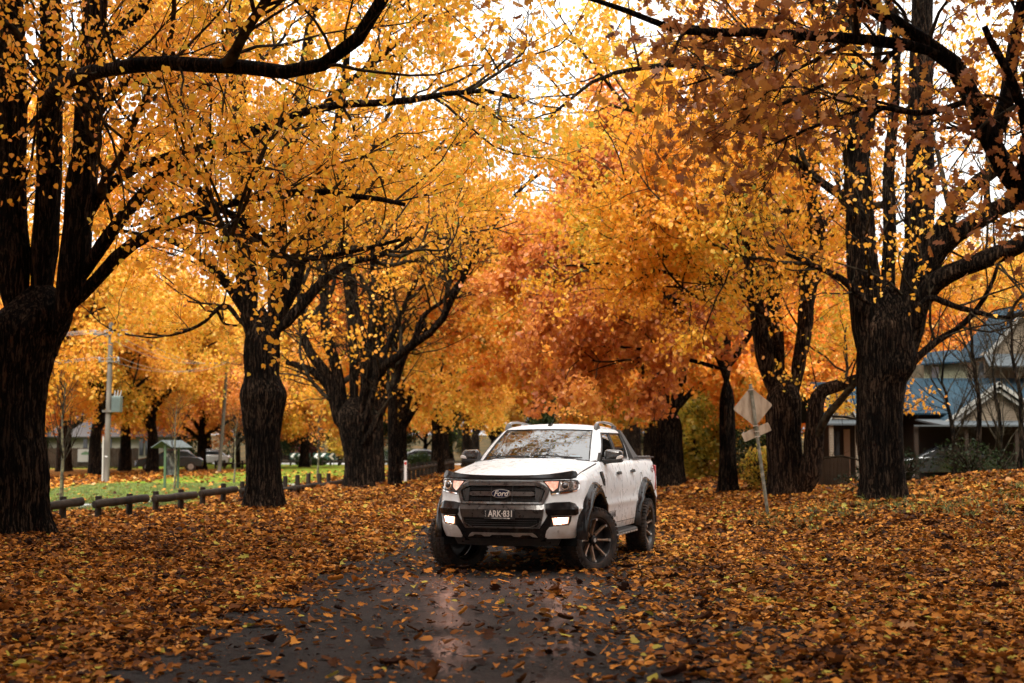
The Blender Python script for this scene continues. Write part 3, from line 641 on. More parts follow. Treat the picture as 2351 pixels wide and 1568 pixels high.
# ---- lower body shell
AXR = -3.22; WZ = .41; ARCH = .575
def outline_ts():
    ts = []
    for i in range(27): ts.append(('f', i / 26 * math.pi / 2))
    xs = [.2, .1, 0.0, -.1, -.2, -.3, -.4, -.5, -.594, -.602, -.7, -.8, -.9, -1.0, -1.1, -1.2, -1.3, -1.4, -1.5, -1.636, -1.644, -1.75, -1.85, -1.95, -2.05, -2.15, -2.25, -2.35, -2.45, -2.55, -2.640, -2.648, -2.70, -2.75, -2.758, -2.85, -2.95, -3.05, -3.15, -3.25, -3.35, -3.45, -3.55, -3.65, -3.75, -3.85, -3.95, -4.05, -4.13]
    ts += [('s', x) for x in xs]
    for i in range(1, 9): ts.append(('r', i / 8 * math.pi / 2))
    return ts
def plan_pt(t, z):
    k = kk(z); x0 = xf(z) - DEP
    if t[0] == 'f':
        a = t[1]; return x0 + DEP * max(math.cos(a), 0) ** (2 / EXP), HW * k * math.sin(a) ** (2 / EXP)
    if t[0] == 's':
        x = t[1]; return (x if x < .15 else min(x, x0)), HW * k * (1 - max(0, (-3.6 - x)) * .035)
    a = t[1]; ye = HW * k * (1 - .53 * .035)
    return -4.13 - .17 * math.sin(a) ** (.9) - (0.02 if z < 1.1 else 0), (ye - .22) + .22 * max(math.cos(a), 0) ** .9 if t[1] < math.pi / 2 - .01 else 0.0
TS = outline_ts()
def top_of(t):
    x, y = plan_pt(t, 1.17)
    if x > -.52: return hood_z(x - .05 if t[0] == 'f' else x, min(y, .80)) - .004, (.03 + .07 * min(1, y / .8) ** 3)
    if x > -2.7: return 1.35, .085
    return 1.372, .10
LV = [.47, .50, .545, .553, .60, .66, .72, .77, .80, .83, .88, .94, 1.0, 1.06, 1.12]
SS = [.25, .5, .72, .9, 1.0]
def shell_pt(t, j, sg):
    if j < len(LV):
        x, y = plan_pt(t, LV[j]); z = LV[j]; return Vector((x, sg * y, z))
    s = SS[j - len(LV)]; zt, ins = top_of(t); z = 1.12 + (zt - 1.12) * s
    x, y = plan_pt(t, min(z, 1.25)); d = ins * (1 - math.sqrt(max(0, 1 - s * s * .98)))
    if t[0] == 'f': a = t[1]; x -= d * math.cos(a) * .6; y -= d * math.sin(a)
    elif t[0] == 's': y -= d
    else: y -= d * (0 if y < .01 else 1); x += d * math.sin(t[1]) * .5
    return Vector((x, sg * max(y, 0), z))
def door_of(x, z):
    if z > .55:
        if -1.636 < x < -.602: return 'front'
        if -2.640 < x < -1.644: return 'rear'
    return None
def is_gap(xa, xb, za, zb):
    xm = (xa + xb) / 2; zm = (za + zb) / 2
    if zm > .545 and any(abs(xm - g) < .005 for g in (-.598, -1.640, -2.644)): return True
    if -2.648 < xm < -.594 and .545 <= min(za, zb) and max(za, zb) <= .5531: return True
    if abs(xm + 2.754) < .005 and zm > 1.0: return True
    return False
bms = {k: bmesh.new() for k in ('body', ('front', 1), ('rear', 1), ('front', -1), ('rear', -1))}
NL = len(LV) + len(SS)
for sg in (1, -1):
    cache = {}
    def gv(key, i, j):
        kkey = (key, i, j)
        if kkey not in cache: cache[kkey] = bms[key].verts.new(shell_pt(TS[i], j, sg))
        return cache[kkey]
    for i in range(len(TS) - 1):
        for j in range(NL - 1):
            PQ = [shell_pt(TS[i], j, 1), shell_pt(TS[i + 1], j, 1), shell_pt(TS[i + 1], j + 1, 1), shell_pt(TS[i], j + 1, 1)]
            c = (PQ[0] + PQ[1] + PQ[2] + PQ[3]) / 4
            if c.y > .5 and (math.hypot(c.x, c.z - WZ) < ARCH or math.hypot(c.x - AXR, c.z - WZ) < ARCH): continue
            if is_gap(PQ[0].x, PQ[1].x, PQ[0].z, PQ[3].z) and c.y > .6: continue
            d = door_of(c.x, c.z) if c.y > .6 else None
            key = (d, sg) if d else 'body'
            q = [gv(key, i, j), gv(key, i + 1, j), gv(key, i + 1, j + 1), gv(key, i, j + 1)]
            try: bms[key].faces.new(q if sg > 0 else q[::-1])
            except ValueError: pass
b = bms['body']
# bed walls and floor so that the tray reads as hollow
for sg in (1, -1):
    prism(b, [(-2.76, .95), (-4.20, .95), (-4.20, 1.372), (-2.76, 1.372)], 1, sg * .765, sg * .80) if False else None
    box(b, (-3.48, sg * .782, 1.20), (1.42, .045, .345))
box(b, (-4.215, 0, 1.2), (.05, 1.6, .345)); box(b, (-2.775, 0, 1.15), (.03, 1.56, .40))
body = bm_obj('body', b, PAINT, T, 40)
doors = {}
for k, sg in [(k, sg) for k in ('front', 'rear') for sg in (1, -1)]:
    doors[(k, sg)] = bm_obj('door', bms[(k, sg)], PAINT, T, 40)
# dark cavity behind the gaps, under the body, in the arches
b = bmesh.new()
for sg in (1, -1): box(b, (-1.67, sg * .835, .88), (2.2, .03, .64)); box(b, (-2.7, sg * .80, 1.10), (.3, .02, .36))
box(b, (-1.7, 0, .50), (5.0, 1.0, .16)); box(b, (.45, 0, .52), (.62, 1.1, .25)); box(b, (.15, 0, .9), (1.1, 1.2, .42))
box(b, (-1.67, 0, .66), (2.2, 1.68, .26)); box(b, (-3.45, 0, .9), (1.3, 1.2, .36))
for ax in (0, AXR):  # axle and suspension
    cyl(b, (ax, -.6, WZ), (ax, .6, WZ), .05); cyl(b, (ax, 0, WZ - .11), (ax, 0, WZ + .11), .12)
    for sg in (1, -1): cyl(b, (ax - .05, sg * .48, WZ), (ax - .05, sg * .45, .85), .045); box(b, (ax - .2, sg * .45, .5), (.9, .07, .1))
bm_obj('chassis', b, DARKIN, T, 30)
for ax in (0, AXR):
    for sg in (1, -1):
        b = bmesh.new(); rows = []
        for yv in (.30, .87):
            rows.append([b.verts.new((ax + .60 * math.cos(a), sg * yv if not (ax == 0 and yv > .8) else sg * min(yv, Sm(ax + .6 * math.cos(a), .9) - .03), WZ + .60 * math.sin(a))) for a in [R(-5 + 10 * q) for q in range(20)]])
        for q in range(19): b.faces.new((rows[0][q], rows[0][q + 1], rows[1][q + 1], rows[1][q]))
        b.faces.new(rows[0])
        bm_obj('wheel_well', b, DARKIN, T, 60)

# ---- bonnet
b = bmesh.new(); G = {}
NX, NY = 26, 40
for jy in range(NY + 1):
    y = -.800 + 1.600 * jy / NY; yy = math.copysign(.800 * (abs(y) / .8) ** .9, y) if y else 0
    xl = hood_lip(min(abs(yy), .79)) - .005; xc = -.435 - .16 * (abs(yy) / .72) ** 2
    for ix in range(NX + 1):
        s = ix / NX; x = xc + (xl - xc) * (1 - (1 - s) ** 1.35)
        G[ix, jy] = b.verts.new((x, yy, hood_z(x, yy) + .004))
for jy in range(NY):
    for ix in range(NX): b.faces.new((G[ix, jy], G[ix + 1, jy], G[ix + 1, jy + 1], G[ix, jy + 1]))
bd = [e for e in b.edges if e.is_boundary]; ex = bmesh.ops.extrude_edge_only(b, edges=bd)
for v in ex['geom']:
    if isinstance(v, bmesh.types.BMVert): v.co.z -= .03; v.co.y *= .995
bonnet = bm_obj('bonnet', b, PAINT, T, 40)
for sg in (1, -1):   # shut line under the bonnet edge
    b = bmesh.new(); pts = [Vector((x, sg * .806, hood_z(x, .80) - .006)) for x in np.linspace(-.55, .62, 14)]
    tube(b, pts, .006, 6); bm_obj('shut_line', b, DARKIN, bonnet, 60)
# cowl
b = bmesh.new()
CW = [(-.435 - .16 * (abs(y) / .72) ** 2, y) for y in np.linspace(-.79, .79, 17)]
for (x0, y0), (x1, y1) in zip(CW, CW[1:]):
    q = [b.verts.new(p) for p in ((x0 + .03, y0, 1.352), (x1 + .03, y1, 1.352), (x1 - .12, y1 * .97, 1.372), (x0 - .12, y0 * .97, 1.372))]; b.faces.new(q)
bm_obj('cowl', b, MATBLK, T, 60)

# ---- bonnet guard
gmap = lambda u, v, wv: Vector((Fm(u * (1 if abs(u) < .8 else .8 / .8), 1.15) + .005 + wv - max(0, v - 1.17) * .75, u, v))
gt = [(0, 1.196), (.2, 1.197), (.4, 1.203), (.55, 1.214), (.68, 1.232), (.78, 1.25), (.815, 1.245), (.835, 1.21), (.83, 1.165), (.78, 1.152), (.6, 1.148), (.4, 1.144), (.2, 1.143), (0, 1.143)]
panel('bonnet_guard', sym(gt), gmap, .040, .022, GLOSSBLK, T, inset=.006, du=.05, dv=.03)

# ---- grille
so = [(0, 1.136), (.20, 1.136), (.41, 1.133), (.50, 1.085), (.568, 1.030), (.540, .945), (.505, .862), (.25, .862), (0, .862)]
si = [(0, 1.072), (.20, 1.072), (.41, 1.072), (.465, 1.055), (.522, 1.018), (.500, .945), (.470, .888), (.25, .888), (0, .888)]
surround = ringpanel('grille_surround', sym(so), sym(si), front_map, .050, .052, GREYMET, T)
grille = panel('grille', sym([(0, 1.09), (.45, 1.085), (.54, 1.02), (.48, .875), (0, .875)]), front_map, .006, .006, DARKIN, T, inset=0)
for sg in (1, -1):
    panel('side_gill', [(sg * a, z) for a, z in ((.405, 1.055), (.50, 1.02), (.48, .93), (.455, .895), (.41, .90))], front_map, .028, .02, MATBLK, grille, inset=.006)
    b = bmesh.new()
    for k in range(11):
        z = .91 + k * .0125
        box(b, (Fm(.48, z) + .028, sg * (.455 + .01 * (k / 10)), z), (.012, .035, .005))
    bm_obj('gill_fin', b, GREYMET, grille, 30)
panel('grille_bar', sym([(0, 1.008), (.36, 1.008), (.40, 1.000), (.40, .965), (.36, .955), (0, .955)]), front_map, .042, .03, GREYMET, grille, inset=.008)
panel('grille_bar', sym([(0, 1.108), (.38, 1.108), (.40, 1.10), (.40, 1.078), (0, 1.078)]), front_map, .054, .02, GREYMET, grille, inset=.004)
for z in (.905, .920, .935, 1.025, 1.040, 1.055):
    panel('slat', sym([(0, z + .004), (.40, z + .004), (.40, z - .003), (0, z - .003)]), front_map, .016, .012, DARKSLAT, grille, inset=0)
for y in (-.13, .13):
    panel('upright', [(y - .004, .89), (y + .004, .89), (y + .004, 1.07), (y - .004, 1.07)], front_map, .02, .015, MATBLK, grille, inset=0)
b = bmesh.new()
def disc(bm, cy, cz, ry, rz, x0, x1, seg=40, bev=.006):
    rows = []
    for xx, k in ((x0, 1), (x1 - bev, 1), (x1, 1 - bev / ry)):
        rows.append([bm.verts.new((xx, cy + ry * k * math.cos(2 * math.pi * q / seg), cz + rz * k * math.sin(2 * math.pi * q / seg))) for q in range(seg)])
    for a, c in zip(rows, rows[1:]):
        for q in range(seg): bm.faces.new((a[q], a[(q + 1) % seg], c[(q + 1) % seg], c[q]))
    bm.faces.new(rows[-1]); bm.faces.new(rows[0][::-1])
disc(b, 0, .983, .119, .053, .94, .975); badge = bm_obj('badge', b, SILVER, T, 30)
b = bmesh.new(); disc(b, 0, .983, .108, .0445, .96, .979, bev=.002); bm_obj('badge_face', b, BLUE, badge, 30)
def front_text(name, s, size, m, parent, x, y, z, depth=.0015, sx=1.0, shear=0.0, off=0.0):
    M = Matrix(((0, 0, 1, x), (1, 0, 0, y), (0, 1, 0, z), (0, 0, 0, 1)))
    return text_mesh(name, s, size, m, parent, M, depth, sx, 'CENTER', shear, off)
front_text('badge_lettering', 'Ford', .092, PLATEWHT, badge, .9805, 0, .983, .0015, .98, .35, .0015)
# ---- bumper
bumper = panel('bumper', sym([(0, .866), (.515, .866), (.522, .840), (.505, .73), (.470, .60), (.44, .575), (0, .575)]), front_map, .030, .04, GREYMET, T, inset=.012)
panel('bumper_lower', sym([(0, .578), (.46, .578), (.50, .64), (.56, .735), (.60, .72), (.575, .60), (.535, .55), (.50, .455), (0, .455)]), front_map, .022, .03, GLOSSBLK, bumper, inset=.008)
panel('lower_intake', sym([(0, .703), (.475, .703), (.455, .625), (.43, .598), (0, .598)]), front_map, .034, .01, DARKIN, bumper, inset=.004)
b = bmesh.new()
for z in (.62, .645, .67):
    for a, c in zip(np.linspace(-.44, .44, 18), np.linspace(-.44, .44, 18)[1:]):
        box(b, (Fm((a + c) / 2, z) + .036, (a + c) / 2, z), (.004, c - a + .001, .006))
bm_obj('intake_slat', b, MATBLK, bumper, 0)
b = bmesh.new(); tube(b, [(Fm(y, .59) + .034, y, .59 + .05 * max(0, (abs(y) - .36) / .1)) for y in np.linspace(-.47, .47, 24)], .006, 6)
bm_obj('intake_trim', b, GREYMET, bumper, 60)
for sg in (1, -1):
    mm = (lambda p: p) if sg > 0 else mir
    panel('bumper_wing', mm([(.525, .868), (.62, .884), (.78, .888), (.83, .866), (.868, .812), (.862, .745), (.84, .727), (.56, .727), (.54, .76)]), front_map, .024, .03, GLOSSBLK, bumper, inset=.010, du=.03)
    hz = panel('fog_light', mm([(.555, .718), (.80, .722), (.79, .66), (.77, .612), (.56, .592), (.54, .63)]), front_map, .006, .012, MATBLK, T, inset=.003, du=.04)
    panel('lamp_lens', mm([(.60, .700), (.775, .708), (.762, .632), (.615, .618)]), front_map, .012, .01, LAMPGLOW, hz, inset=.004, du=.04)
    panel('lamp_core', mm([(.635, .690), (.757, .697), (.748, .645), (.64, .635)]), front_map, .016, .006, LAMPCORE, hz, inset=.003, du=.04)
    panel('bumper_corner', mm([(.52, .55), (.56, .592), (.62, .602), (.79, .612), (.885, .66), (.87, .57), (.84, .475), (.82, .455), (.53, .455), (.505, .50)]), front_map, .018, .03, PAINT, bumper, inset=.008, du=.03)
    b = bmesh.new(); c = front_map(sg * .66, .545, .019); cyl(b, c, c + Vector((.006, sg * .003, 0)), .014, seg=16); bm_obj('parking_sensor', b, SILVER, bumper, 30)
    # headlight
    hl = mm([(.475, 1.134), (.60, 1.139), (.78, 1.146), (.84, 1.135), (.862, 1.09), (.862, 1.04), (.84, 1.008), (.76, .992), (.58, .968), (.565, 1.03), (.52, 1.085)])
    head = panel('headlight', hl, front_map, .008, .02, MATBLK, T, inset=.004, du=.03)
    panel('lamp_rim', mm([(.585, .985), (.76, 1.006), (.835, 1.022), (.852, 1.05), (.85, 1.09), (.862, 1.09), (.864, 1.04), (.842, 1.006), (.76, .990), (.582, .968)]), front_map, .012, .008, CHROME, head, inset=.002, du=.03)
    panel('indicator', mm([(.50, 1.124), (.655, 1.128), (.648, 1.05), (.60, 1.012), (.578, 1.03), (.545, 1.075)]), front_map, .013, .008, DRL, head, inset=.003, du=.03)
    panel('lamp_bowl', mm([(.665, 1.13), (.785, 1.134), (.83, 1.12), (.845, 1.06), (.825, 1.030), (.665, 1.012)]), front_map, .011, .006, LAMPGLASS, head, inset=.003, du=.03)
    c = front_map(sg * .722, 1.078, .010); dn = Vector((1, sg * .35, 0)).normalized()
    b = bmesh.new(); cyl(b, c, c + dn * .022, .050, .046, 28); bm_obj('lamp_ring', b, CHROME, head, 30)
    b = bmesh.new(); bmesh.ops.create_uvsphere(b, u_segments=20, v_segments=12, radius=.036, matrix=Matrix.Translation(c + dn * .012)); bm_obj('projector_lens', b, LENS, head, 80)
    b = bmesh.new(); cyl(b, c + dn * .020, c + dn * .025, .042, .036, 28); bm_obj('lens_seat', b, MATBLK, head, 30)
# skid plate with notches
sk = [(0, .524), (.37, .524), (.405, .50), (.43, .468), (.37, .478), (.34, .498), (.25, .498), (.22, .478), (.15, .478), (.12, .498), (0, .498)]
panel('skid_plate', sym(sk), front_map, .035, .02, SILVER, bumper, inset=.004, du=.05)
panel('valance', sym([(0, .47), (.60, .47), (.66, .44), (.62, .37), (0, .355)]), lambda u, v, wv: Vector((Fm(u, .5) - .05 + wv - (.47 - v) * .5, u, v)), 0, .04, MATBLK, bumper, inset=.01)
# number plate
PX = .985 + .047
b = bmesh.new(); prism(b, [(-.19, .684), (.19, .684), (.19, .794), (-.19, .794)], 0, PX - .012, PX); npl = bm_obj('number_plate', b, PLATEBLK, T, 30, bevel=.004)
front_text('plate_lettering', 'ARK\u00b7831', .104, PLATEWHT, npl, PX + .0008, .016, .747, .0012, .80, 0, .0022)
for ch, z in (('V', .775), ('I', .750), ('C', .725)): front_text('state_letter', ch, .028, PLATEWHT, npl, PX + .0008, -.169, z, .001, .8)
front_text('dealer_lettering', 'CHADSTONE FORD', .021, PLATEWHT, npl, PX + .0008, .0, .6965, .001, 1.0)
b = bmesh.new(); disc(b, .113, .6965, .017, .0065, PX - .001, PX + .001, 20, .0005); bm_obj('dealer_emblem', b, PLATEWHT, npl, 30)
for y in (-.09, .09): b = bmesh.new(); cyl(b, (PX - .001, y + .01, .785), (PX + .003, y + .01, .785), .005, seg=10); bm_obj('plate_screw', b, CHROME, npl, 30)

# ---- cab
VL = [(-.435, 0, -1.135, 0), (-.445, .20, -1.145, .17), (-.475, .42, -1.175, .36), (-.535, .60, -1.225, .51), (-.590, .705, -1.270, .585),
      (-.625, .752, -1.305, .622), (-.665, .785, -1.345, .648), (-.74, .806, -1.39, .664), (-1.57, .822, -1.665, .676), (-1.67, .822, -1.735, .676), (-2.40, .812, -2.44, .668), (-2.50, .806, -2.50, .660), (-2.64, .79, -2.585, .645),
      (-2.72, .75, -2.64, .60), (-2.75, .55, -2.67, .45), (-2.755, 0, -2.68, 0)]
WS0, WS1 = 0, 4          # windscreen between these lines
def cab_pt(i, q):
    """vertical line i, q 0..1 from sill to header, slight barrel curve"""
    xb, yb, xt, yt = VL[i]; fr = max(0, min(1, (5 - i) / 5 + .0))
    zb = 1.352 + (.028 * (1 - (yb / .75) ** 2) if i <= 5 else 0); zt = 1.748 + (.014 * (1 - (yt / .65) ** 2) if i <= 5 else 0)
    bul = .02 * math.sin(math.pi * q)
    x = xb + (xt - xb) * q; y = yb + (yt - yb) * q; z = zb + (zt - zb) * q
    if i <= 5: x += bul * .8; z += bul * .6
    elif i < 13: y += bul
    return Vector((x, y, z))
QL = [0, .09, .2, .35, .5, .65, .8, .92, 1.0]
ROOF = [(.955, 1.772), (.86, 1.797), (.70, 1.820), (.45, 1.838), (.2, 1.847), (0, 1.849)]
cab_b = bmesh.new()
def quad(bm, PQ, flip):
    q = [bm.verts.new(p) for p in PQ]; bm.faces.new(q[::-1] if flip else q)
def sgp(p, s): return Vector((p.x, p.y * s, p.z))
wins = {}
WIN = {'ws': (0, 4, 0, 8), 'fw': (7, 8, 1, 7), 'rw': (9, 10, 1, 7), 'bw': (13, 15, 2, 7)}
def in_win(i, j):
    for k, (a, c, l, h) in WIN.items():
        if a <= i < c and l <= j < h: return k
    return None
SUB = 4
for s in (1, -1):
    pil_b = bmesh.new()
    for i in range(len(VL) - 1):
        for j in range(len(QL) - 1):
            k = in_win(i, j)
            PQ = [cab_pt(i, QL[j]), cab_pt(i + 1, QL[j]), cab_pt(i + 1, QL[j + 1]), cab_pt(i, QL[j + 1])]
            PQ = [sgp(p, s) for p in PQ]
            if k: wins.setdefault((k, s), []).append(PQ)
            else: quad(pil_b if (i == 8 and 1 <= j < 7) else cab_b, PQ, s < 0)
    # roof: rings shrink toward a line
    def roof_pt(i, r):
        xb, yb, xt, yt = VL[i]; f, z = ROOF[r]
        cx = -1.95
        base = cab_pt(i, 1.0)
        z0 = base.z; zz = z
        x = cx + (base.x - cx) * (f ** .75 if f > 0 else 0) if f > 0 else cx
        return Vector((x, base.y * f, zz))
    for i in range(len(VL) - 1):
        prev = [cab_pt(i, 1), cab_pt(i + 1, 1)]
        for r in range(len(ROOF)):
            cur = [roof_pt(i, r), roof_pt(i + 1, r)]
            PQ = [sgp(p, s) for p in (prev[0], prev[1], cur[1], cur[0])]
            if (cur[0] - cur[1]).length < 1e-6: PQ = PQ[:3]
            q = [cab_b.verts.new(p) for p in PQ]
            try: cab_b.faces.new(q if s > 0 else q[::-1])
            except ValueError: pass
            prev = cur
    bm_obj('door_pillar', pil_b, GREYPIL, T, 30)
cab = bm_obj('cab', cab_b, PAINT, T, 42)
def glass_obj(name, keys, m, parent, push=-.006):
    bm = bmesh.new()
    for key in keys:
        for PQ in wins[key]: quad(bm, PQ, key[1] < 0)
    bmesh.ops.remove_doubles(bm, verts=bm.verts, dist=1e-4)
    if name == 'windscreen': bmesh.ops.subdivide_edges(bm, edges=bm.edges[:], cuts=2, use_grid_fill=True, smooth=0.0)
    bmesh.ops.recalc_face_normals(bm, faces=bm.faces)
    return bm_obj(name, bm, m, parent, 80)
wind = glass_obj('windscreen', [('ws', 1), ('ws', -1)], WGLASS, T)
for s in (1, -1):
    for k, dk in (('fw', 'front'), ('rw', 'rear')):
        glass_obj('window', [(k, s)], SGLASS, doors[(dk, s)])
        bm = bmesh.new()   # rubber frame round the window
        a, c, l, h = WIN[k]; loop = [cab_pt(a, QL[j]) for j in range(l, h + 1)] + [cab_pt(c, QL[j]) for j in range(h, l - 1, -1)]
        loop = [sgp(p, s) + Vector((0, s * .003, 0)) for p in loop]; tube(bm, loop + [loop[0]], .011, 6)
        bm_obj('window_seal', bm, MATBLK, doors[(dk, s)], 60)
glass_obj('rear_window', [('bw', 1), ('bw', -1)], SGLASS, T)
bm = bmesh.new()   # windscreen black edge
lp = [cab_pt(4, q) for q in QL[::-1]] + [cab_pt(i, 0) for i in (3, 2, 1, 0)]
lp = lp + [sgp(p, -1) for p in lp[::-1]]
tube(bm, [p + Vector((.006, 0, .003)) for p in lp], .009, 6)
bm_obj('windscreen_seal', bm, MATBLK, wind, 60)
bm = bmesh.new(); tube(bm, [sgp(cab_pt(i, 1), s) + Vector((.004, 0, .002)) for s, i in [(1, 4), (1, 3), (1, 2), (1, 1), (1, 0), (-1, 1), (-1, 2), (-1, 3), (-1, 4)]], .007, 6)
bm_obj('header_seal', bm, MATBLK, wind, 60)
# door weather strip along the belt
for s in (1, -1):
    bm = bmesh.new(); tube(bm, [sgp(cab_pt(i, .085), s) + Vector((0, s * .004, 0)) for i in (7, 8, 9, 10)], .010, 6); bm_obj('belt_strip', bm, MATBLK, T, 60)
    bm = bmesh.new(); pts = [(-.66, 1.36), (-.80, 1.36), (-.80, 1.40), (-.70, 1.425)]
# wipers
for y0, y1 in ((.62, -.02), (-.05, -.66)):
    bm = bmesh.new(); n = 9; pts = []
    for q in range(n):
        y = y0 + (y1 - y0) * q / (n - 1); i = min(4, abs(y) / .17); a = int(min(3, i)); fa = i - a
        p = cab_pt(a, .035 + .035 * q / n).lerp(cab_pt(min(a + 1, 4), .035 + .035 * q / n), min(fa, 1)); pts.append((p.x + .03, y, p.z + .022))
    tube(bm, pts, .009, 6); tube(bm, [(pts[4][0], pts[4][1], pts[4][2]), (pts[0][0] + .02, pts[0][1] - .05, pts[0][2] - .02)], .008, 6); bm_obj('wiper', bm, MATBLK, T, 60)
# interior
bm = bmesh.new(); box(bm, (-.92, 0, 1.27), (.45, 1.40, .14)); box(bm, (-1.7, 0, .86), (2.0, 1.5, .1)); box(bm, (-.8, 0, 1.1), (.3, 1.45, .3)); box(bm, (-2.45, 0, 1.1), (.15, 1.45, .5))
dash = bm_obj('dashboard', bm, mat('dash', (.03, .03, .032), .6), T, 30, bevel=.03)
for y in (.38, -.38):
    for x in (-1.55, -2.25):
        bm = bmesh.new(); box(bm, (x, y, 1.18), (.14, .50, .62), Euler((0, R(-12), 0)).to_matrix()); box(bm, (x - .09, y, 1.57), (.09, .27, .17), Euler((0, R(-10), 0)).to_matrix()); box(bm, (x + .2, y, .95), (.5, .5, .14))
        bm_obj('seat', bm, SEAT, T, 30, bevel=.03)
bm = bmesh.new()
pts = [Vector((-1.08 + .07 * math.sin(a), -.38 + .185 * math.cos(a), 1.33 + .17 * math.sin(a))) for a in [2 * math.pi * k / 20 for k in range(21)]]
tube(bm, pts, .014, 8); box(bm, (-1.06, -.38, 1.33), (.05, .12, .12)); bm_obj('steering_wheel', bm, MATBLK, T, 40)
bm = bmesh.new(); prism(bm, [(-.075, 1.735), (.075, 1.735), (.10, 1.66), (-.10, 1.66)], 0, -1.24, -1.17); sens = bm_obj('camera_housing', bm, mat('housing_grey', (.10, .105, .11), .5), wind, 30)
bm = bmesh.new(); box(bm, (-1.22, .0 + .14, 1.63), (.03, .22, .06)); bm_obj('rear_view_mirror', bm, MATBLK, T, 30, bevel=.01)
bm = bmesh.new(); p = cab_pt(4, .12).lerp(cab_pt(3, .12), .7); box(bm, (p.x - .012, .50, p.z + .0), (.005, .13, .03), Euler((0, R(-32), 0)).to_matrix()); bm_obj('registration_sticker', bm, mat('sticker', (.05, .28, .42), .5), wind, 0)

# ---- mirrors
for s in (1, -1):
    bm = bmesh.new(); bmesh.ops.create_cube(bm, size=1)
    for v in bm.verts: v.co = Vector((-.86 + v.co.x * .15 - (0.03 if v.co.x > 0 and v.co.y > 0 else 0), 0.965 + v.co.y * .24, 1.428 + v.co.z * (.150 if v.co.y < 0 else .130)))
    for v in bm.verts: v.co.y *= s
    bmesh.ops.recalc_face_normals(bm, faces=bm.faces)
    mo = bm_obj('wing_mirror', bm, GLOSSBLK if s < 0 else GREYMET, T, 50); mo.data.materials[0] = mat('mirror_shell', (.05, .048, .047), .2, metal=.4, coat=.8, build=spots((.04, .039, .038), (.085, .08, .075), 11))
    md = mo.modifiers.new('bevel', 'BEVEL'); md.width = .05; md.segments = 6
    bm = bmesh.new(); prism(bm, [(.80, 1.352), (.84, 1.375), (1.06, 1.378), (1.082, 1.36), (1.06, 1.335), (.92, 1.325), (.80, 1.30)], 0, -.93, -.79)
    if s < 0:
        for v in bm.verts: v.co.y *= -1
    bm_obj('mirror_arm', bm, MATBLK, mo, 30, bevel=.012)
    bm = bmesh.new(); prism(bm, [(1.005, 1.375), (1.085, 1.385), (1.094, 1.415), (1.07, 1.430), (1.02, 1.41)], 0, -.86, -.784)
    if s < 0:
        for v in bm.verts: v.co.y *= -1
    bm_obj('indicator', bm, mat('clear_indicator', (.75, .70, .66), .25, coat=.8), mo, 30, bevel=.006)
    bm = bmesh.new(); box(bm, (-.932, s * .965, 1.425), (.006, .19, .10)); bm_obj('mirror_glass', bm, CHROME, mo, 0)
    bm = bmesh.new(); prism(bm, [(-.655, 1.345), (-.80, 1.345), (-.80, 1.385), (-.72, 1.46)], 1, s * .79, s * .826)
    bm_obj('mirror_mount', bm, MATBLK, mo, 30)
# ---- roof rails, antenna
for s in (1, -1):
    bm = bmesh.new(); top = [(-1.345, 1.775), (-1.375, 1.815), (-1.43, 1.848), (-1.52, 1.868), (-1.8, 1.880), (-2.1, 1.875), (-2.35, 1.858), (-2.50, 1.828), (-2.56, 1.79)]
    A = []
    for x, z in top: A.append([bm.verts.new((x, s * (.615 - .010 * (z - 1.77) / .1 + dy), z + dz)) for dy, dz in ((-.016, 0), (-.016, -.026), (.016, -.026), (.020, -.01), (.010, .004))])
    for a, c in zip(A, A[1:]):
        for q in range(5): bm.faces.new((a[q], a[(q + 1) % 5], c[(q + 1) % 5], c[q]))
    bm.faces.new(A[0]); bm.faces.new(A[-1][::-1])
    rail = bm_obj('roof_rail', bm, RAILSIL, T, 40)
    bm = bmesh.new(); prism(bm, [(-1.31, 1.752), (-1.335, 1.80), (-1.375, 1.835), (-1.44, 1.852), (-1.52, 1.79), (-1.46, 1.76)], 1, s * .59, s * .636)
    prism(bm, [(-2.36, 1.78), (-2.42, 1.835), (-2.52, 1.82), (-2.58, 1.765)], 1, s * .59, s * .636)
    bm_obj('rail_foot', bm, mat('rail_foot_grey', (.10, .10, .10), .5), rail, 30, bevel=.006)
bm = bmesh.new(); prism(bm, [(-.035, 1.775), (.035, 1.775), (.018, 1.842), (-.018, 1.842)], 0, -1.36, -1.28); tube(bm, [(-1.33, 0, 1.83), (-1.62, 0, 1.97)], .0015, 5)
bm_obj('antenna', bm, MATBLK, T, 30)
# ---- sail panels behind the cab and tray cover
def sail_y(x, z): return float(np.interp(z, [1.36, 1.42, 1.77], [.835, .812, .655]))
for s in (1, -1):
    panel('sail_panel', [(-2.60, 1.775), (-2.68, 1.765), (-2.77, 1.70), (-2.88, 1.55), (-3.00, 1.43), (-3.14, 1.392), (-3.14, 1.365), (-2.70, 1.365), (-2.66, 1.50), (-2.60, 1.70)], side_map(s, sail_y), .012, .06, mat('sail_grey', (.055, .055, .055), .5), T, inset=.008, dv=.05)
bm = bmesh.new()
for s in (1, -1): box(bm, (-3.52, s * .80, 1.383), (1.45, .085, .022))
box(bm, (-4.235, 0, 1.383), (.07, 1.6, .022))
rc = bm_obj('tray_rail_cap', bm, MATBLK, T, 30, bevel=.006)
bm = bmesh.new()
for k in range(36): box(bm, (-2.84 - k * .038, 0, 1.372), (.033, 1.50, .012))
bm_obj('tray_cover', bm, mat('roller_alu', (.30, .30, .30), .4, metal=.6), T, 0)
bm = bmesh.new()
for k in range(5): box(bm, (-3.05 - k * .24, .795, 1.4), (.13, .04, .014)); box(bm, (-3.05 - k * .24, -.795, 1.4), (.13, .04, .014))
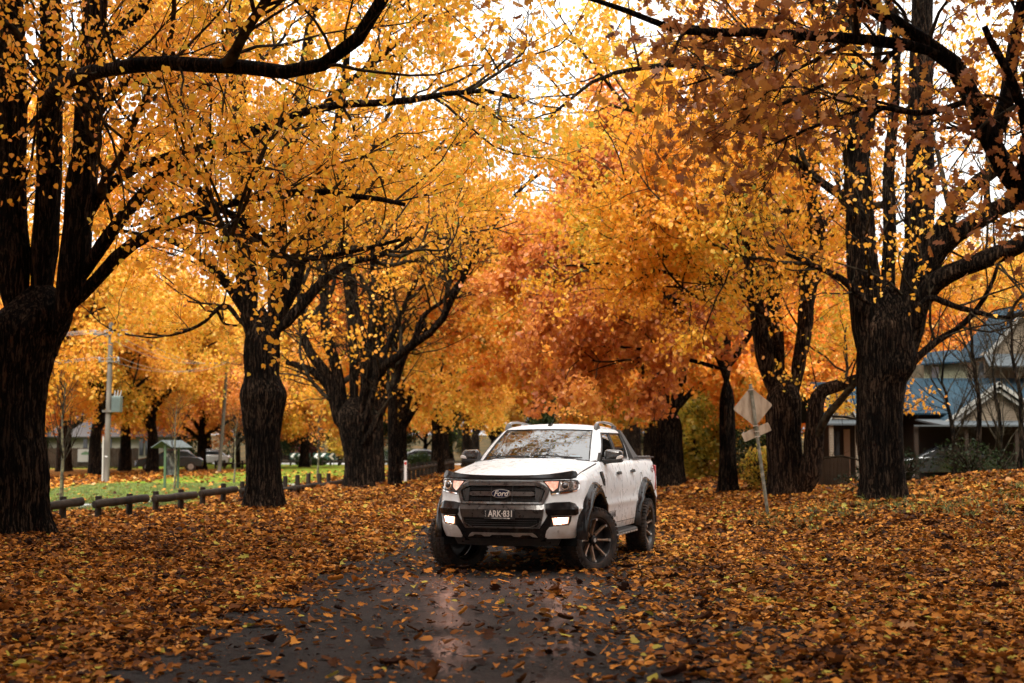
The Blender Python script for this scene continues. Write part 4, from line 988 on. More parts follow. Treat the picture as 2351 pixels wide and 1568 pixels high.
bm_obj('cap_highlight', bm, RAILSIL, T, 0)  # pale blocks standing in for bright highlights along the tray rail cap

# ---- flares
def flare(ax, s, front):
    bm = bmesh.new(); rows = []
    n = 30; a0, a1 = (R(-14), R(188)) if front else (R(-8), R(192))
    for i in range(n + 1):
        a = a0 + (a1 - a0) * i / n
        ca, sa = math.cos(a), math.sin(a)
        # front of the arch is where ca>0
        ro = .700 - (.055 * smooth((.45 - sa) / .7) if ca > 0 else 0); ri = .545
        prof = []
        for r_, lift in ((ro, -.012), (ro - .006, .012), (ro - .035, .036), (ro - .075, .055), (ri + .035, .068), (ri + .008, .062), (ri, .045), (ri - .004, .0), (ri, -.05)):
            x = ax + r_ * ca; z = WZ + r_ * sa; z = max(z, .445 if r_ > .6 else .43)
            yb = Sm(x, max(z, .6)) if front else Sm(-2.0, max(z, .6))
            if front and ca > 0: yb = max(yb, Sm(x, .8) - .01)
            prof.append(Vector((x, s * (yb + lift), z)))
        rows.append([bm.verts.new(p) for p in prof])
    for a, c in zip(rows, rows[1:]):
        for q in range(len(a) - 1): bm.faces.new((a[q], a[q + 1], c[q + 1], c[q]) if s > 0 else (c[q], c[q + 1], a[q + 1], a[q]))
    me = bpy.data.meshes.new('wheel_arch_flare'); bm.normal_update(); bm.to_mesh(me); bm.free()
    o = link('wheel_arch_flare', me, GLOSSBLK, T, 35)
    bm = bmesh.new()
    for i in range(6):
        a = R(20 + 28 * i); r_ = .66; x = ax + r_ * math.cos(a); z = WZ + r_ * math.sin(a)
        yb = (Sm(x, max(z, .6)) if front else Sm(-2, max(z, .6))) + .042
        cyl(bm, (x, s * yb, z), (x, s * (yb + .012), z), .010, seg=8)
    bm_obj('flare_bolt', bm, MATBLK, o, 30)
for s in (1, -1): flare(0, s, True); flare(AXR, s, False)

# ---- wheels
def lathe(bm, prof, seg, flip=False):
    rows = [[bm.verts.new((r_ * math.cos(2 * math.pi * k / seg), yv, r_ * math.sin(2 * math.pi * k / seg))) for k in range(seg)] for yv, r_ in prof]
    for a, c in zip(rows, rows[1:]):
        for k in range(seg): bm.faces.new((a[k], a[(k + 1) % seg], c[(k + 1) % seg], c[k]))
    return rows
def wheel_meshes():
    RO = .396
    bm = bmesh.new(); prof = [(-.118, .268), (-.138, .285), (-.146, .32), (-.143, .348), (-.134, .372), (-.118, .381), (-.06, RO - .004), (0, RO - .002), (.06, RO - .004), (.118, .381), (.134, .372), (.143, .348), (.146, .32), (.138, .285), (.118, .268)]
    lathe(bm, prof, 64)
    for k in range(46):   # tread blocks, shoulder and centre
        a = 2 * math.pi * k / 46
        rot = Matrix.Rotation(-a, 4, 'Y')
        for sy in (1, -1):
            aa = a + (math.pi / 46 if sy > 0 else 0); rot = Matrix.Rotation(-aa, 4, 'Y')
            long_ = k % 2 == 0
            vs = box(bm, (0, 0, 0), (1, 1, 1)); 
            for v in vs:
                x, y, z = v.co
                yy = .112 + y * .062; rr = RO + .001 + x * .018 - (.010 if y > 0 else 0)
                v.co = rot @ Vector((rr, sy * yy, z * .034))
            if long_:
                vs = box(bm, (0, 0, 0), (1, 1, 1))
                for v in vs:
                    x, y, z = v.co; v.co = rot @ Vector((.362 + x * .028, sy * (.140 + y * .012), z * .028))
            vs = box(bm, (0, 0, 0), (1, 1, 1))
            for v in vs:
                x, y, z = v.co; v.co = rot @ Vector((RO + .000 + x * .014, sy * (.035 + y * .052), z * .036 + y * .02))
    bmesh.ops.recalc_face_normals(bm, faces=bm.faces)
    ty = bpy.data.meshes.new('tyre'); bm.to_mesh(ty); bm.free(); ty.materials.append(RUBBER); shade(ty, 30)
    bm = bmesh.new()  # outer side is +y
    lathe(bm, [(.125, .272), (.128, .266), (.118, .260), (.09, .252), (.0, .246), (-.10, .25), (-.118, .27)], 56)
    rows = lathe(bm, [(.03, .246), (.02, .10), (.04, .06)], 56)
    rim = bpy.data.meshes.new('rim'); bmesh.ops.recalc_face_normals(bm, faces=bm.faces); bm.to_mesh(rim); bm.free(); rim.materials.append(BARREL); shade(rim, 40)
    sps = []
    bm = bmesh.new()
    secs = [(.050, .052, .026), (.10, .060, .024), (.17, .082, .019), (.225, .100, .020), (.252, .108, .030)]
    rows = []
    for r_, yv, hw_ in secs:
        rows.append([bm.verts.new((r_, yv - .035, -hw_ * .8)), bm.verts.new((r_, yv, -hw_ * .55)), bm.verts.new((r_, yv + .004, 0)), bm.verts.new((r_, yv, hw_ * .55)), bm.verts.new((r_, yv - .035, hw_ * .8))])
    for a, c in zip(rows, rows[1:]):
        for q in range(4): bm.faces.new((a[q], a[q + 1], c[q + 1], c[q]))
    bm.faces.new(rows[-1])
    bmesh.ops.recalc_face_normals(bm, faces=bm.faces)
    sp = bpy.data.meshes.new('spoke'); bm.to_mesh(sp); bm.free(); sp.materials.append(BRONZE); shade(sp, 25)
    bm = bmesh.new(); vs = []
    for r_, hw_ in ((.238, .012), (.262, .020)): vs.append([bm.verts.new((r_, yv, z)) for yv, z in ((.105, -hw_), (.122, -hw_), (.122, hw_), (.105, hw_))])
    for q in range(4): bm.faces.new((vs[0][q], vs[0][(q + 1) % 4], vs[1][(q + 1) % 4], vs[1][q]))
    bm.faces.new(vs[0]); bm.faces.new(vs[1]); bmesh.ops.recalc_face_normals(bm, faces=bm.faces)
    tip = bpy.data.meshes.new('spoke_tip'); bm.to_mesh(tip); bm.free(); tip.materials.append(SILVER)
    bm = bmesh.new(); lathe(bm, [(.02, .062), (.085, .058), (.094, .048), (.098, .0)], 24)
    for k in range(6): a = 2 * math.pi * k / 6; cyl(bm, (.07 * math.cos(a), .03, .07 * math.sin(a)), (.07 * math.cos(a), .066, .07 * math.sin(a)), .011, seg=6)
    bmesh.ops.recalc_face_normals(bm, faces=bm.faces); hub = bpy.data.meshes.new('hub_cap'); bm.to_mesh(hub); bm.free(); hub.materials.append(GLOSSBLK); shade(hub, 30)
    bm = bmesh.new(); cyl(bm, (0, .096, 0), (0, .101, 0), .024, seg=20); em = bpy.data.meshes.new('hub_emblem'); bm.to_mesh(em); bm.free(); em.materials.append(SILVER)
    return ty, rim, sp, tip, hub, em
ty, rim, sp, tip, hub, em = wheel_meshes()
def mk(name, me, parent): o = bpy.data.objects.new(name, me); col.objects.link(o); o.parent = parent; return o
def make_wheel(x, s, steer, spin):
    root = bpy.data.objects.new('wheel', ty); col.objects.link(root); root.parent = T
    root.location = (x, s * .835, .397)
    # outer face is local +y; turn it outwards on the far side
    root.rotation_euler = Euler((0, 0, steer + (0 if s > 0 else math.pi)), 'XYZ')
    rm = mk('rim', rim, root); rm.rotation_euler = (0, spin, 0)
    hb = mk('hub_cap', hub, root); hb.rotation_euler = (0, spin, 0); mk('hub_emblem', em, root)
    for k in range(8):
        for nm, me in (('spoke', sp), ('spoke_tip', tip)):
            o = mk(nm, me, root); o.rotation_euler = (0, spin + k * math.pi / 4, 0)
    return root
make_wheel(0, 1, R(-29), R(-2)); make_wheel(0, -1, R(-29), .3); make_wheel(AXR, 1, 0, .25); make_wheel(AXR, -1, 0, .5)

# ---- side details
for s in (1, -1):
    bm = bmesh.new(); prism(bm, [(.80, .455), (.97, .447), (.992, .432), (.985, .395), (.95, .385), (.80, .40)], 0, -2.24, -.70); st = bm_obj('side_step', bm, MATBLK, T, 30, bevel=.008)
    if s < 0:
        for v in st.data.vertices: v.co.y *= -1
        st.data.flip_normals()
    bm = bmesh.new()
    for k in range(5): box(bm, (-1.47, s * (.83 + k * .032), .456), (1.40, .012, .008))
    bm_obj('step_tread', bm, mat('tread_rubber', (.012, .012, .012), .8), st, 0)
    bm = bmesh.new()
    for k in range(9): box(bm, (-.79 - k * .17, s * .991, .404), (.13, .012, .022))
    bm_obj('step_trim', bm, SILVER, st, 30, bevel=.003)
    for k, x in (('front', -1.42), ('rear', -2.33)):
        d = doors[(k, s)]; z = 1.19 if k == 'front' else 1.205
        hnd = panel('door_handle', [(x - .095, z - .016), (x - .095, z + .014), (x - .06, z + .022), (x + .075, z + .022), (x + .10, z + .01), (x + .10, z - .012), (x + .06, z - .02)], side_map(s), .034, .02, MATBLK, d, inset=.008, du=.05)
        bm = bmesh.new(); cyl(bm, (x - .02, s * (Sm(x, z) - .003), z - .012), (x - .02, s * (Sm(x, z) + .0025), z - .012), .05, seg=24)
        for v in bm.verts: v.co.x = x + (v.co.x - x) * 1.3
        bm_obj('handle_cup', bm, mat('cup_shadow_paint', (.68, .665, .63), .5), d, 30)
        for dx in (-.07, .07): bm = bmesh.new(); cyl(bm, (x + dx, s * (Sm(x, z) - .005), z), (x + dx, s * (Sm(x, z) + .02), z), .012, seg=8); bm_obj('handle_post', bm, MATBLK, d, 30)
    vent = panel('fender_vent', [(-.375, 1.222), (-.47, 1.226), (-.50, 1.16), (-.535, 1.10), (-.54, 1.045), (-.50, 1.048), (-.44, 1.10), (-.39, 1.16)], side_map(s), .016, .02, MATBLK, T, inset=.006, du=.05)
    panel('vent_badge', [(-.42, 1.20), (-.46, 1.20), (-.475, 1.15), (-.44, 1.15)], side_map(s), .021, .005, CHROME, vent, inset=.002, du=0, dv=0)
    panel('vent_badge', [(-.455, 1.135), (-.485, 1.135), (-.51, 1.09), (-.475, 1.09)], side_map(s), .021, .005, CHROME, vent, inset=.002, du=0, dv=0)
    # fuel flap (left) / shut line oval
    loop = [(-2.94 + .075 * math.copysign(abs(math.cos(a)) ** .6, math.cos(a)), 1.06 + .115 * math.copysign(abs(math.sin(a)) ** .6, math.sin(a))) for a in [2 * math.pi * k / 28 for k in range(29)]]
    bm = bmesh.new(); tube(bm, [(x, s * (Sm(x, z) + .0005), z) for x, z in loop], .0035, 5); bm_obj('fuel_flap', bm, mat('shut_grey', (.12, .115, .11), .7), T, 60)
    # tail light
    panel('tail_light', [(-4.06, 1.27), (-4.16, 1.27), (-4.15, .90), (-4.03, .90), (-4.03, 1.0), (-4.07, 1.1)], side_map(s, lambda x, z: Sm(x, z) * (1 - max(0, -3.6 - x) * .035) - max(0, (-4.08 - x)) * .3), .010, .05, REDLENS, T, inset=.006, du=.03)
    box_b = bmesh.new(); box(box_b, (-4.27, s * .80, 1.08), (.06, .14, .37)); bm_obj('tail_light', box_b, REDLENS, T, 30, bevel=.02)
    # decals
    def side_text(name, t_, size, x, z, parent, sx=1.0, shear=0.0, m=ORANGE, off=0.0):
        yv = Sm(x, z) + .0015
        M = Matrix(((-1 * s, 0, 0, x), (0, 0, s, s * yv), (0, 1, 0, z), (0, 0, 0, 1)))
        return text_mesh(name, t_, size, m, parent, M, .0012, sx, 'CENTER', shear, off)
    side_text('decal_lettering', 'WILDTRAK', .135, -.93, .668, doors[('front', s)], .92, .45, ORANGE, .003)
    side_text('decal_lettering', '4', .125, -3.76, 1.215, T, .9, 0, ORANGE, .003); side_text('decal_lettering', 'x', .12, -3.84, 1.20, T, .9, 0, REDLENS, .004); side_text('decal_lettering', '4', .125, -3.92, 1.215, T, .9, 0, ORANGE, .003)
# rear bumper and tailgate seam
bm = bmesh.new(); box(bm, (-4.36, 0, .60), (.16, 1.62, .16)); bm_obj('rear_bumper', bm, SILVER, T, 30, bevel=.03)
bm = bmesh.new(); box(bm, (-1.2, 0, .36), (1.6, .7, .10)); cyl(bm, (-3.2, 0, .45), (-.5, 0, .5), .04); bm_obj('undertray', bm, DARKIN, T, 30)
# the lit lamps
for s in (1, -1):
    for (y, z, p, a) in ((.69, .66, 40, 60),):
        ld = bpy.data.lights.new('lamp_light', 'SPOT'); lo = bpy.data.objects.new('lamp_light', ld); col.objects.link(lo); lo.parent = T
        ld.energy = p; ld.color = (1, .50, .36); ld.spot_size = R(110); ld.spot_blend = 1; ld.shadow_soft_size = .05
        lo.location = (Fm(s * y, z) + .06, s * y, z); lo.rotation_euler = Vector((-1, 0, .12)).to_track_quat('Z', 'Y').to_euler()
# ---------------------------------------------------------------- the trees nearest to the camera
def limb(pts, d, r0, r1, ext=None):
    """pts (px, py[, depth]) -> world"""
    o = []
    for i, q in enumerate(pts): o.append(P(q[0], q[1], q[2] if len(q) > 2 else d))
    return (o, r0, r1)
G_AV = 'big trees of the avenue with trunks in full view'
def opening(W, rng):
    """the crowns stop short of the strip of open sky above the road"""
    x, y, z = W[:, 0], W[:, 1], W[:, 2]
    cx = -.2 + .012 * y; hw = np.clip((z - 6.8) * .25, 0, 2.4) * np.clip(y / 25, .5, 1.6)
    return ~((np.abs(x - cx) < hw * rng.uniform(.6, 1.25, len(x))) & (z > 6.5 + .06 * y))
def lifted(W, rng):
    """opening, and no low leaves on the road side of the nearest left trees"""
    x, y, z = W[:, 0], W[:, 1], W[:, 2]
    return opening(W, rng) & ~((x > -.20 * y + .8) & (z < 1.5 + (.150 + rng.uniform(-.03, .03, len(x))) * y))
def base_at(px, py, d):
    p = P(px, py, d); return np.array([p[0], d, terrain(p[0], d)])
# left row --------------------------------------------------------
b1 = base_at(12, 1240, 23)
tree('avenue_tree', 'thickest dark trunk at the left edge with a wide burl and several upright stems', b1,
     [b1 - [0, 0, .2], P(20, 1100, 23), P(22, 950, 23), P(40, 800, 23), P(72, 700, 23), P(84, 645, 23)], [.57, .54, .52, .54, .64, .5],
     [limb([(40, 760), (26, 600), (20, 450), (22, 200), (20, 0), (0, -400)], 23, .30, .17), limb([(90, 740), (102, 600), (108, 450), (110, 250), (114, 0), (125, -500)], 23.1, .24, .13),
      limb([(130, 760), (160, 660), (174, 560), (182, 400), (198, 180), (212, -60), (240, -500)], 22.7, .28, .13),
      limb([(150, 720, 22.7), (208, 655, 22.6), (286, 571, 22.3), (381, 519, 22), (524, 471, 21.7), (690, 443, 21.4), (820, 452, 21.2), (930, 470, 21)], 22, .12, .03),
      limb([(150, 690, 22.7), (203, 612, 22.6), (271, 505, 22.3), (405, 372, 22), (524, 319, 21.8), (738, 248, 21.5), (900, 240, 21.2), (1060, 216, 21), (1190, 226, 20.8)], 22, .12, .028),
      limb([(180, 560), (192, 505), (267, 414), (381, 362), (440, 345)], 22.8, .12, .05),
      limb([(100, 260, 21.5), (143, 190, 20), (267, 157, 18.5), (381, 143, 18), (524, 148, 17.6), (681, 166, 17.2), (762, 119, 17), (850, 30, 16.8), (900, -120, 16.6)], 18, .12, .075),
      limb([(190, 330), (205, 286), (276, 200), (333, 164), (400, 120)], 22.6, .10, .05),
      limb([(395, 380), (428, 409), (490, 470), (547, 505), (620, 572), (680, 598), (760, 590), (860, 567), (940, 545)], 22, .075, .025),
      ([P(200, 150, 22.7), np.array([-4.6, 23.5, 10.6]), np.array([-2.8, 25, 11.3]), np.array([-1.2, 26.2, 11.6])], .12, .03),  # bough added above the view so its leaves mirror in the windscreen
      limb([(60, 600, 23.3), (-60, 450, 24), (-250, 300, 25), (-500, 100, 26)], 24, .25, .1)],
     'yellow', 11, G_AV, leafsize=.088, nleaf=34000, extra=14, bare=.8, extra_len=(3, 6), burls=[(3.9, -.2, .18, .42), (4.0, .9, .2, .5), (1.2, -.6, .08, .5)], crown_keep=lifted, sides=48, l1den=2.6)
b2 = base_at(607, 1174, 33)
tree('avenue_tree', 'straight dark trunk with a swollen collar, between the far left trunk and the log rails', b2,
     [b2 - [0, 0, .15], P(605, 1080, 33), P(602, 980, 33), P(604, 905, 33), P(601, 840, 33), P(603, 740, 33), P(603, 700, 33)], [.41, .38, .39, .49, .40, .46, .36],
     [limb([(575, 780), (566, 620), (560, 430), (552, 200), (548, -80)], 33, .27, .12), limb([(632, 780), (638, 620), (652, 420), (690, 250), (725, 0)], 33, .26, .1),
      limb([(580, 740), (543, 676), (476, 604), (428, 566), (381, 547), (320, 500)], 33, .16, .04), limb([(585, 690), (547, 604), (500, 552), (405, 476), (350, 450)], 33, .12, .04),
      limb([(640, 760), (690, 700), (740, 645), (800, 602), (870, 585), (945, 545)], 32.5, .15, .04), limb([(640, 740), (680, 650), (697, 560), (740, 420), (785, 230), (800, 50)], 33.3, .17, .07),
      limb([(560, 750), (515, 700), (460, 745), (390, 770), (330, 765)], 32.5, .06, .02), limb([(640, 640), (700, 560), (790, 480), (900, 400), (1010, 330)], 32.2, .11, .03),
      limb([(640, 560), (560, 500), (430, 470), (300, 520)], 32, .08, .03), limb([(555, 420), (500, 330), (430, 240), (330, 120)], 33.5, .12, .04),
      limb([(690, 300), (790, 200), (900, 110), (1000, 10)], 32.5, .10, .03)],
     'yellow', 22, G_AV, leafsize=.095, nleaf=62000, extra=22, extra_len=(3, 6), bare=1.1, burls=[(2.75, 0, .10, .25), (2.75, 3.1, .09, .25), (2.75, -1.6, .08, .22)], crown_keep=lifted)
b3 = base_at(825, 1120, 46)
tree('avenue_tree', 'broad flared trunk that opens into a fan of upright stems, left of the white pickup', b3,
     [b3 - [0, 0, .2], P(826, 1060, 46), P(820, 1000, 46), P(815, 950, 46), P(815, 900, 46)], [.47, .45, .50, .58, .42],
     [limb([(795, 990), (778, 960), (754, 888), (714, 850), (656, 831)], 46, 0.222, .09), limb([(790, 960), (758, 872), (722, 824), (700, 784), (690, 690), (688, 560)], 46, 0.192, .1),
      limb([(800, 970), (787, 923), (773, 835), (751, 762), (742, 640), (735, 480), (715, 300)], 46, 0.192, .1), limb([(815, 960), (811, 853), (806, 780), (793, 680), (780, 540), (765, 380)], 46, 0.163, .08),
      limb([(825, 960), (838, 872), (833, 788), (815, 700), (800, 600), (700, 480)], 45.6, 0.148, .07), limb([(828, 995), (850, 860), (856, 725), (862, 520), (872, 300)], 46, 0.178, .08),
      limb([(832, 995), (868, 840), (884, 725), (900, 600), (908, 400), (930, 200)], 46, 0.148, .07), limb([(832, 990), (864, 870), (905, 760), (960, 640), (1010, 560)], 45.5, 0.118, .06),
      limb([(832, 970, 46), (858, 880, 45.8), (885, 840, 45.5), (930, 809, 45), (970, 777, 44.5), (1003, 758, 44.2), (1029, 711, 44), (1062, 652, 43.7), (1085, 600, 43.4), (1130, 530, 43), (1180, 465, 42.5), (1240, 398, 42)], 45, 0.163, .05),
      limb([(945, 785), (974, 725), (1022, 689), (1080, 610), (1120, 500)], 44.5, 0.081, .03), limb([(832, 1020), (866, 965), (886, 923), (912, 872), (932, 813), (978, 740)], 45.5, 0.126, .07)],
     'yellow', 33, G_AV, leafsize=.12, nleaf=30000, extra=22, extra_len=(3, 6), crown_keep=opening, bare=2.0, sides=44, flare=.22, base_t=.55)
b4 = base_at(906, 1118, 52)
tree('avenue_tree', 'slim dark trunk close behind the fan shaped tree', b4, [b4 - [0, 0, .1], P(903, 1040, 52), P(901, 930, 52), P(903, 850, 52)], [.22, .19, .18, .17],
     [limb([(902, 880), (905, 760), (915, 620), (930, 480)], 52, .15, .05), limb([(903, 860), (950, 790), (1000, 740), (1060, 720)], 51.5, .10, .03), limb([(902, 850), (850, 780), (800, 760)], 52.5, .10, .03), limb([(903, 800), (960, 690), (1030, 600), (1090, 560)], 51, .1, .03)],
     'orange', 44, G_AV, leafsize=.15, nleaf=28000, extra=12, extra_len=(3, 5), up=-.02, base_t=.42, sides=24)
# right row -------------------------------------------------------
c1 = base_at(2030, 1158, 31)
tree('avenue_tree', 'tall ridged trunk with a knot on its right side before the houses', c1,
     [c1 - [0, 0, .2], P(2026, 1060, 31), P(2022, 950, 31), P(2026, 850, 31), P(2035, 760, 31), P(2040, 640, 31)], [.47, .45, .47, .52, .58, .48],
     [limb([(2012, 900), (2000, 790), (1986, 670), (1978, 560), (1970, 428), (1956, 280), (1950, 120), (1935, -200)], 31, .40, .2), limb([(2050, 900), (2072, 790), (2098, 670), (2108, 560), (2107, 428), (2110, 250), (2112, 60), (2120, -250)], 31, .40, .18),
      limb([(2035, 760), (2040, 600), (2043, 381), (2055, 190), (2052, 20)], 31.4, .18, .08), limb([(1975, 380), (1995, 300), (2003, 220), (2015, 120), (2040, 0)], 31, .14, .07),
      limb([(2095, 720, 31), (2145, 560, 30.7), (2206, 452, 30.4), (2273, 395, 30.2), (2360, 325, 30), (2500, 250, 29.5)], 31, .22, .1), limb([(2095, 760, 30.8), (2144, 590, 30.5), (2254, 500, 30), (2360, 452, 29.6), (2550, 400, 29)], 31, .26, .12),
      limb([(2080, 780, 30.8), (2130, 668, 30.5), (2206, 619, 30), (2301, 581, 29.5), (2360, 556, 29), (2550, 520, 28)], 31, .25, .13), limb([(2110, 700), (2139, 683), (2206, 706), (2301, 729), (2360, 716), (2450, 690)], 30, .075, .03),
      limb([(2080, 860), (2105, 822), (2151, 784), (2199, 752), (2231, 720), (2272, 655), (2300, 560)], 30.5, .09, .03), limb([(2000, 700), (1930, 640), (1850, 600), (1760, 560)], 30.4, .10, .03),
      limb([(1985, 480), (1900, 430), (1800, 350), (1700, 300)], 30.5, .11, .04), limb([(1985, 330, 31), (1800, 210, 28.5), (1620, 150, 27), (1470, 150, 26), (1340, 190, 25.2), (1260, 270, 24.6)], 28, .12, .02),
      ([P(1950, 100, 31), np.array([5.6, 28.5, 11.4]), np.array([3.6, 27, 11.8]), np.array([1.6, 25.6, 12.0])], .13, .03)],  # out of view bough, added for the leaf reflection in the windscreen
     'yellow', 55, G_AV, leafsize=.095, nleaf=36000, extra=18, extra_len=(3, 6), bare=1.3, burls=[(3.0, -1.0, .16, .22), (3.3, -.2, .15, .35), (1.5, 2.6, .06, .5)], crown_keep=lambda W, r: opening(W, r) & ~((W[:, 0] > 8.6) & (W[:, 2] < 4.6 + r.uniform(-.5, .5, len(W)))), sides=48, sparse=-.3)
c2 = base_at(1812, 1142, 36)
tree('avenue_tree', 'stout leaning double trunk with reddish bark directly behind the tilted road sign', c2,
     [c2 - [0, 0, .2], P(1806, 1080, 36), P(1800, 1000, 36), P(1800, 920, 36), P(1802, 850, 36)], [.50, .46, .45, .46, .38],
     [limb([(1785, 930), (1765, 850), (1745, 760), (1730, 650), (1716, 520), (1705, 440), (1690, 300), (1680, 100)], 36, .24, .1), limb([(1795, 900), (1785, 800), (1772, 680), (1764, 560), (1750, 420), (1728, 300), (1700, 150)], 36.2, .19, .09),
      limb([(1820, 900), (1850, 760), (1862, 640), (1887, 520), (1856, 405), (1825, 324), (1760, 205), (1700, 100)], 36, .2, .08), limb([(1850, 1130), (1868, 1040), (1872, 950), (1885, 900), (1925, 884), (1975, 868)], 35.5, .30, .13),
      limb([(1830, 900), (1846, 700), (1846, 571), (1866, 428), (1873, 238), (1868, 60)], 36.3, .16, .07), limb([(1890, 520, 36), (1835, 490, 35), (1759, 481, 34.2), (1701, 466, 33.5), (1649, 438, 33), (1601, 433, 32.5), (1520, 440, 32)], 36, .10, .03),
      limb([(1718, 570, 36), (1700, 540, 35), (1635, 514, 34.5), (1554, 495, 34), (1492, 476, 33.5), (1400, 470, 33)], 36, .08, .025), limb([(1735, 690, 36), (1690, 660, 35.5), (1611, 609, 35), (1540, 590, 34.5), (1470, 570, 34)], 36, .08, .025),
      limb([(1800, 820, 36), (1740, 700, 35), (1600, 640, 34), (1400, 600, 33), (1300, 610, 32.5)], 34, .08, .02), limb([(1700, 420), (1600, 330), (1500, 270), (1400, 240)], 35, .12, .03)],
     'yellow', 66, G_AV, leafsize=.100, nleaf=62000, extra=20, extra_len=(3, 6), crown_keep=opening, bark=BARKL, sides=44, flare=.22, base_t=.5, bare=1.2)
c3 = base_at(1670, 1132, 42)
tree('oak_tree', 'rust leaved tree on a straight narrow trunk left of the tilted sign', c3, [c3 - [0, 0, .1], P(1670, 1050, 42), P(1669, 960, 42), P(1668, 860, 42)], [.27, .24, .23, .22],
     [limb([(1668, 880), (1664, 740), (1660, 600), (1650, 420)], 42, .2, .08), limb([(1668, 860, 42), (1620, 760, 41), (1540, 690, 40), (1440, 640, 39), (1330, 610, 38.5)], 42, .14, .04), limb([(1668, 830, 42), (1580, 740, 42.5), (1480, 700, 43), (1360, 720, 43)], 42, .11, .03),
      limb([(1665, 800), (1600, 640), (1500, 520), (1400, 460)], 42, .13, .04), limb([(1668, 850), (1720, 770), (1760, 700), (1800, 650)], 42, .1, .04), limb([(1662, 700), (1560, 560), (1480, 420), (1420, 330)], 42.5, .11, .04), limb([(1668, 850), (1560, 820), (1450, 800), (1330, 790)], 41, .07, .02)],
     'rust', 77, G_AV, leafsize=.135, nleaf=90000, extra=14, extra_len=(3, 5), up=-.01, crown_keep=opening, base_t=.55, sides=24)
c4 = base_at(1540, 1092, 54)
tree('oak_tree', 'wide dark trunk just right of the pickup tray under rust and orange leaves', c4, [c4 - [0, 0, .1], P(1540, 1050, 54), P(1538, 1000, 54), P(1538, 930, 54)], [.50, .47, .46, .40],
     [limb([(1530, 960), (1510, 820), (1500, 680), (1480, 500)], 54, .28, .1), limb([(1545, 960), (1570, 840), (1590, 700), (1600, 560)], 54, .26, .1), limb([(1535, 950, 54), (1470, 880, 53), (1380, 830, 52), (1280, 800, 51)], 54, .18, .05), limb([(1535, 930), (1440, 800), (1350, 700), (1270, 640)], 54, .18, .05),
      limb([(1545, 950), (1600, 890), (1670, 850), (1730, 860)], 53, .13, .04), limb([(1500, 720), (1420, 600), (1350, 500), (1280, 420)], 53, .13, .04)],
     'orange', 88, G_AV, leafsize=.17, nleaf=80000, extra=16, extra_len=(3, 6), up=-.02, crown_keep=opening, base_t=.42, sides=30)
# oak whose boughs hang into the top right, its trunk stands outside the picture
ok = np.array([7.6, 14.5, terrain(7.6, 14.5)])
tree('oak_tree', 'dark boughs with lobed red brown oak leaves hanging into the upper right corner', ok, [ok - [0, 0, .2], ok + [0, 0, 2], ok + [-.1, 0, 3.5], ok + [-.3, 0, 5]], [.5, .44, .42, .36],
     [([ok + [-.1, 0, 2.6], P(2480, 560, 14.3), P(2400, 500, 14.2), P(2330, 425, 14), P(2277, 333, 14), P(2234, 229, 14), P(2177, 133, 14), P(2072, 67, 14), P(2000, 20, 13.8), P(1900, -30, 13.6)], .13, .07),
      ([P(2177, 133, 14), P(2050, 100, 13.8), P(1873, 86, 13.6), P(1778, 81, 13.4), P(1682, 81, 13.2), P(1563, 71, 13), P(1511, 52, 13), P(1400, 15, 12.8), P(1330, -10, 12.6)], .065, .02),
      ([P(2277, 333, 14), P(2310, 230, 14.2), P(2330, 100, 14.4), P(2360, -60, 14.6)], .09, .05), ([ok + [-.2, 0, 3.6], ok + [-.8, -.3, 6], ok + [-1.2, -.5, 9], ok + [-1.2, 0, 12]], .3, .08),
      ([P(2330, 425, 14), P(2360, 330, 13.6), P(2330, 200, 13.2), P(2260, 60, 13)], .07, .03), ([P(2234, 229, 14), P(2120, 260, 13.6), P(2000, 250, 13.3), P(1880, 290, 13), P(1780, 330, 12.8)], .035, .01),
      ([P(2100, 80, 14), P(1990, 170, 13.5), P(1900, 190, 13.2), P(1790, 240, 13), P(1700, 250, 12.8)], .03, .01), ([P(1850, 85, 13.6), P(1740, 150, 13), P(1620, 180, 12.8), P(1560, 200, 12.6)], .022, .008)],
     'oak', 99, 'oak boughs', leafsize=.12, nleaf=3700, extra=0, extra_len=(1.5, 3), leafkind='oak', l1=(.5, 1.3), l1den=3.0, l2=5, l3=2, up=-.03, base_t=.50, sides=24, hang=.5, leafspread=1.0, clump_s=.6, bare=0, crown_keep=lambda W, r: W[:, 2] > 3.2)
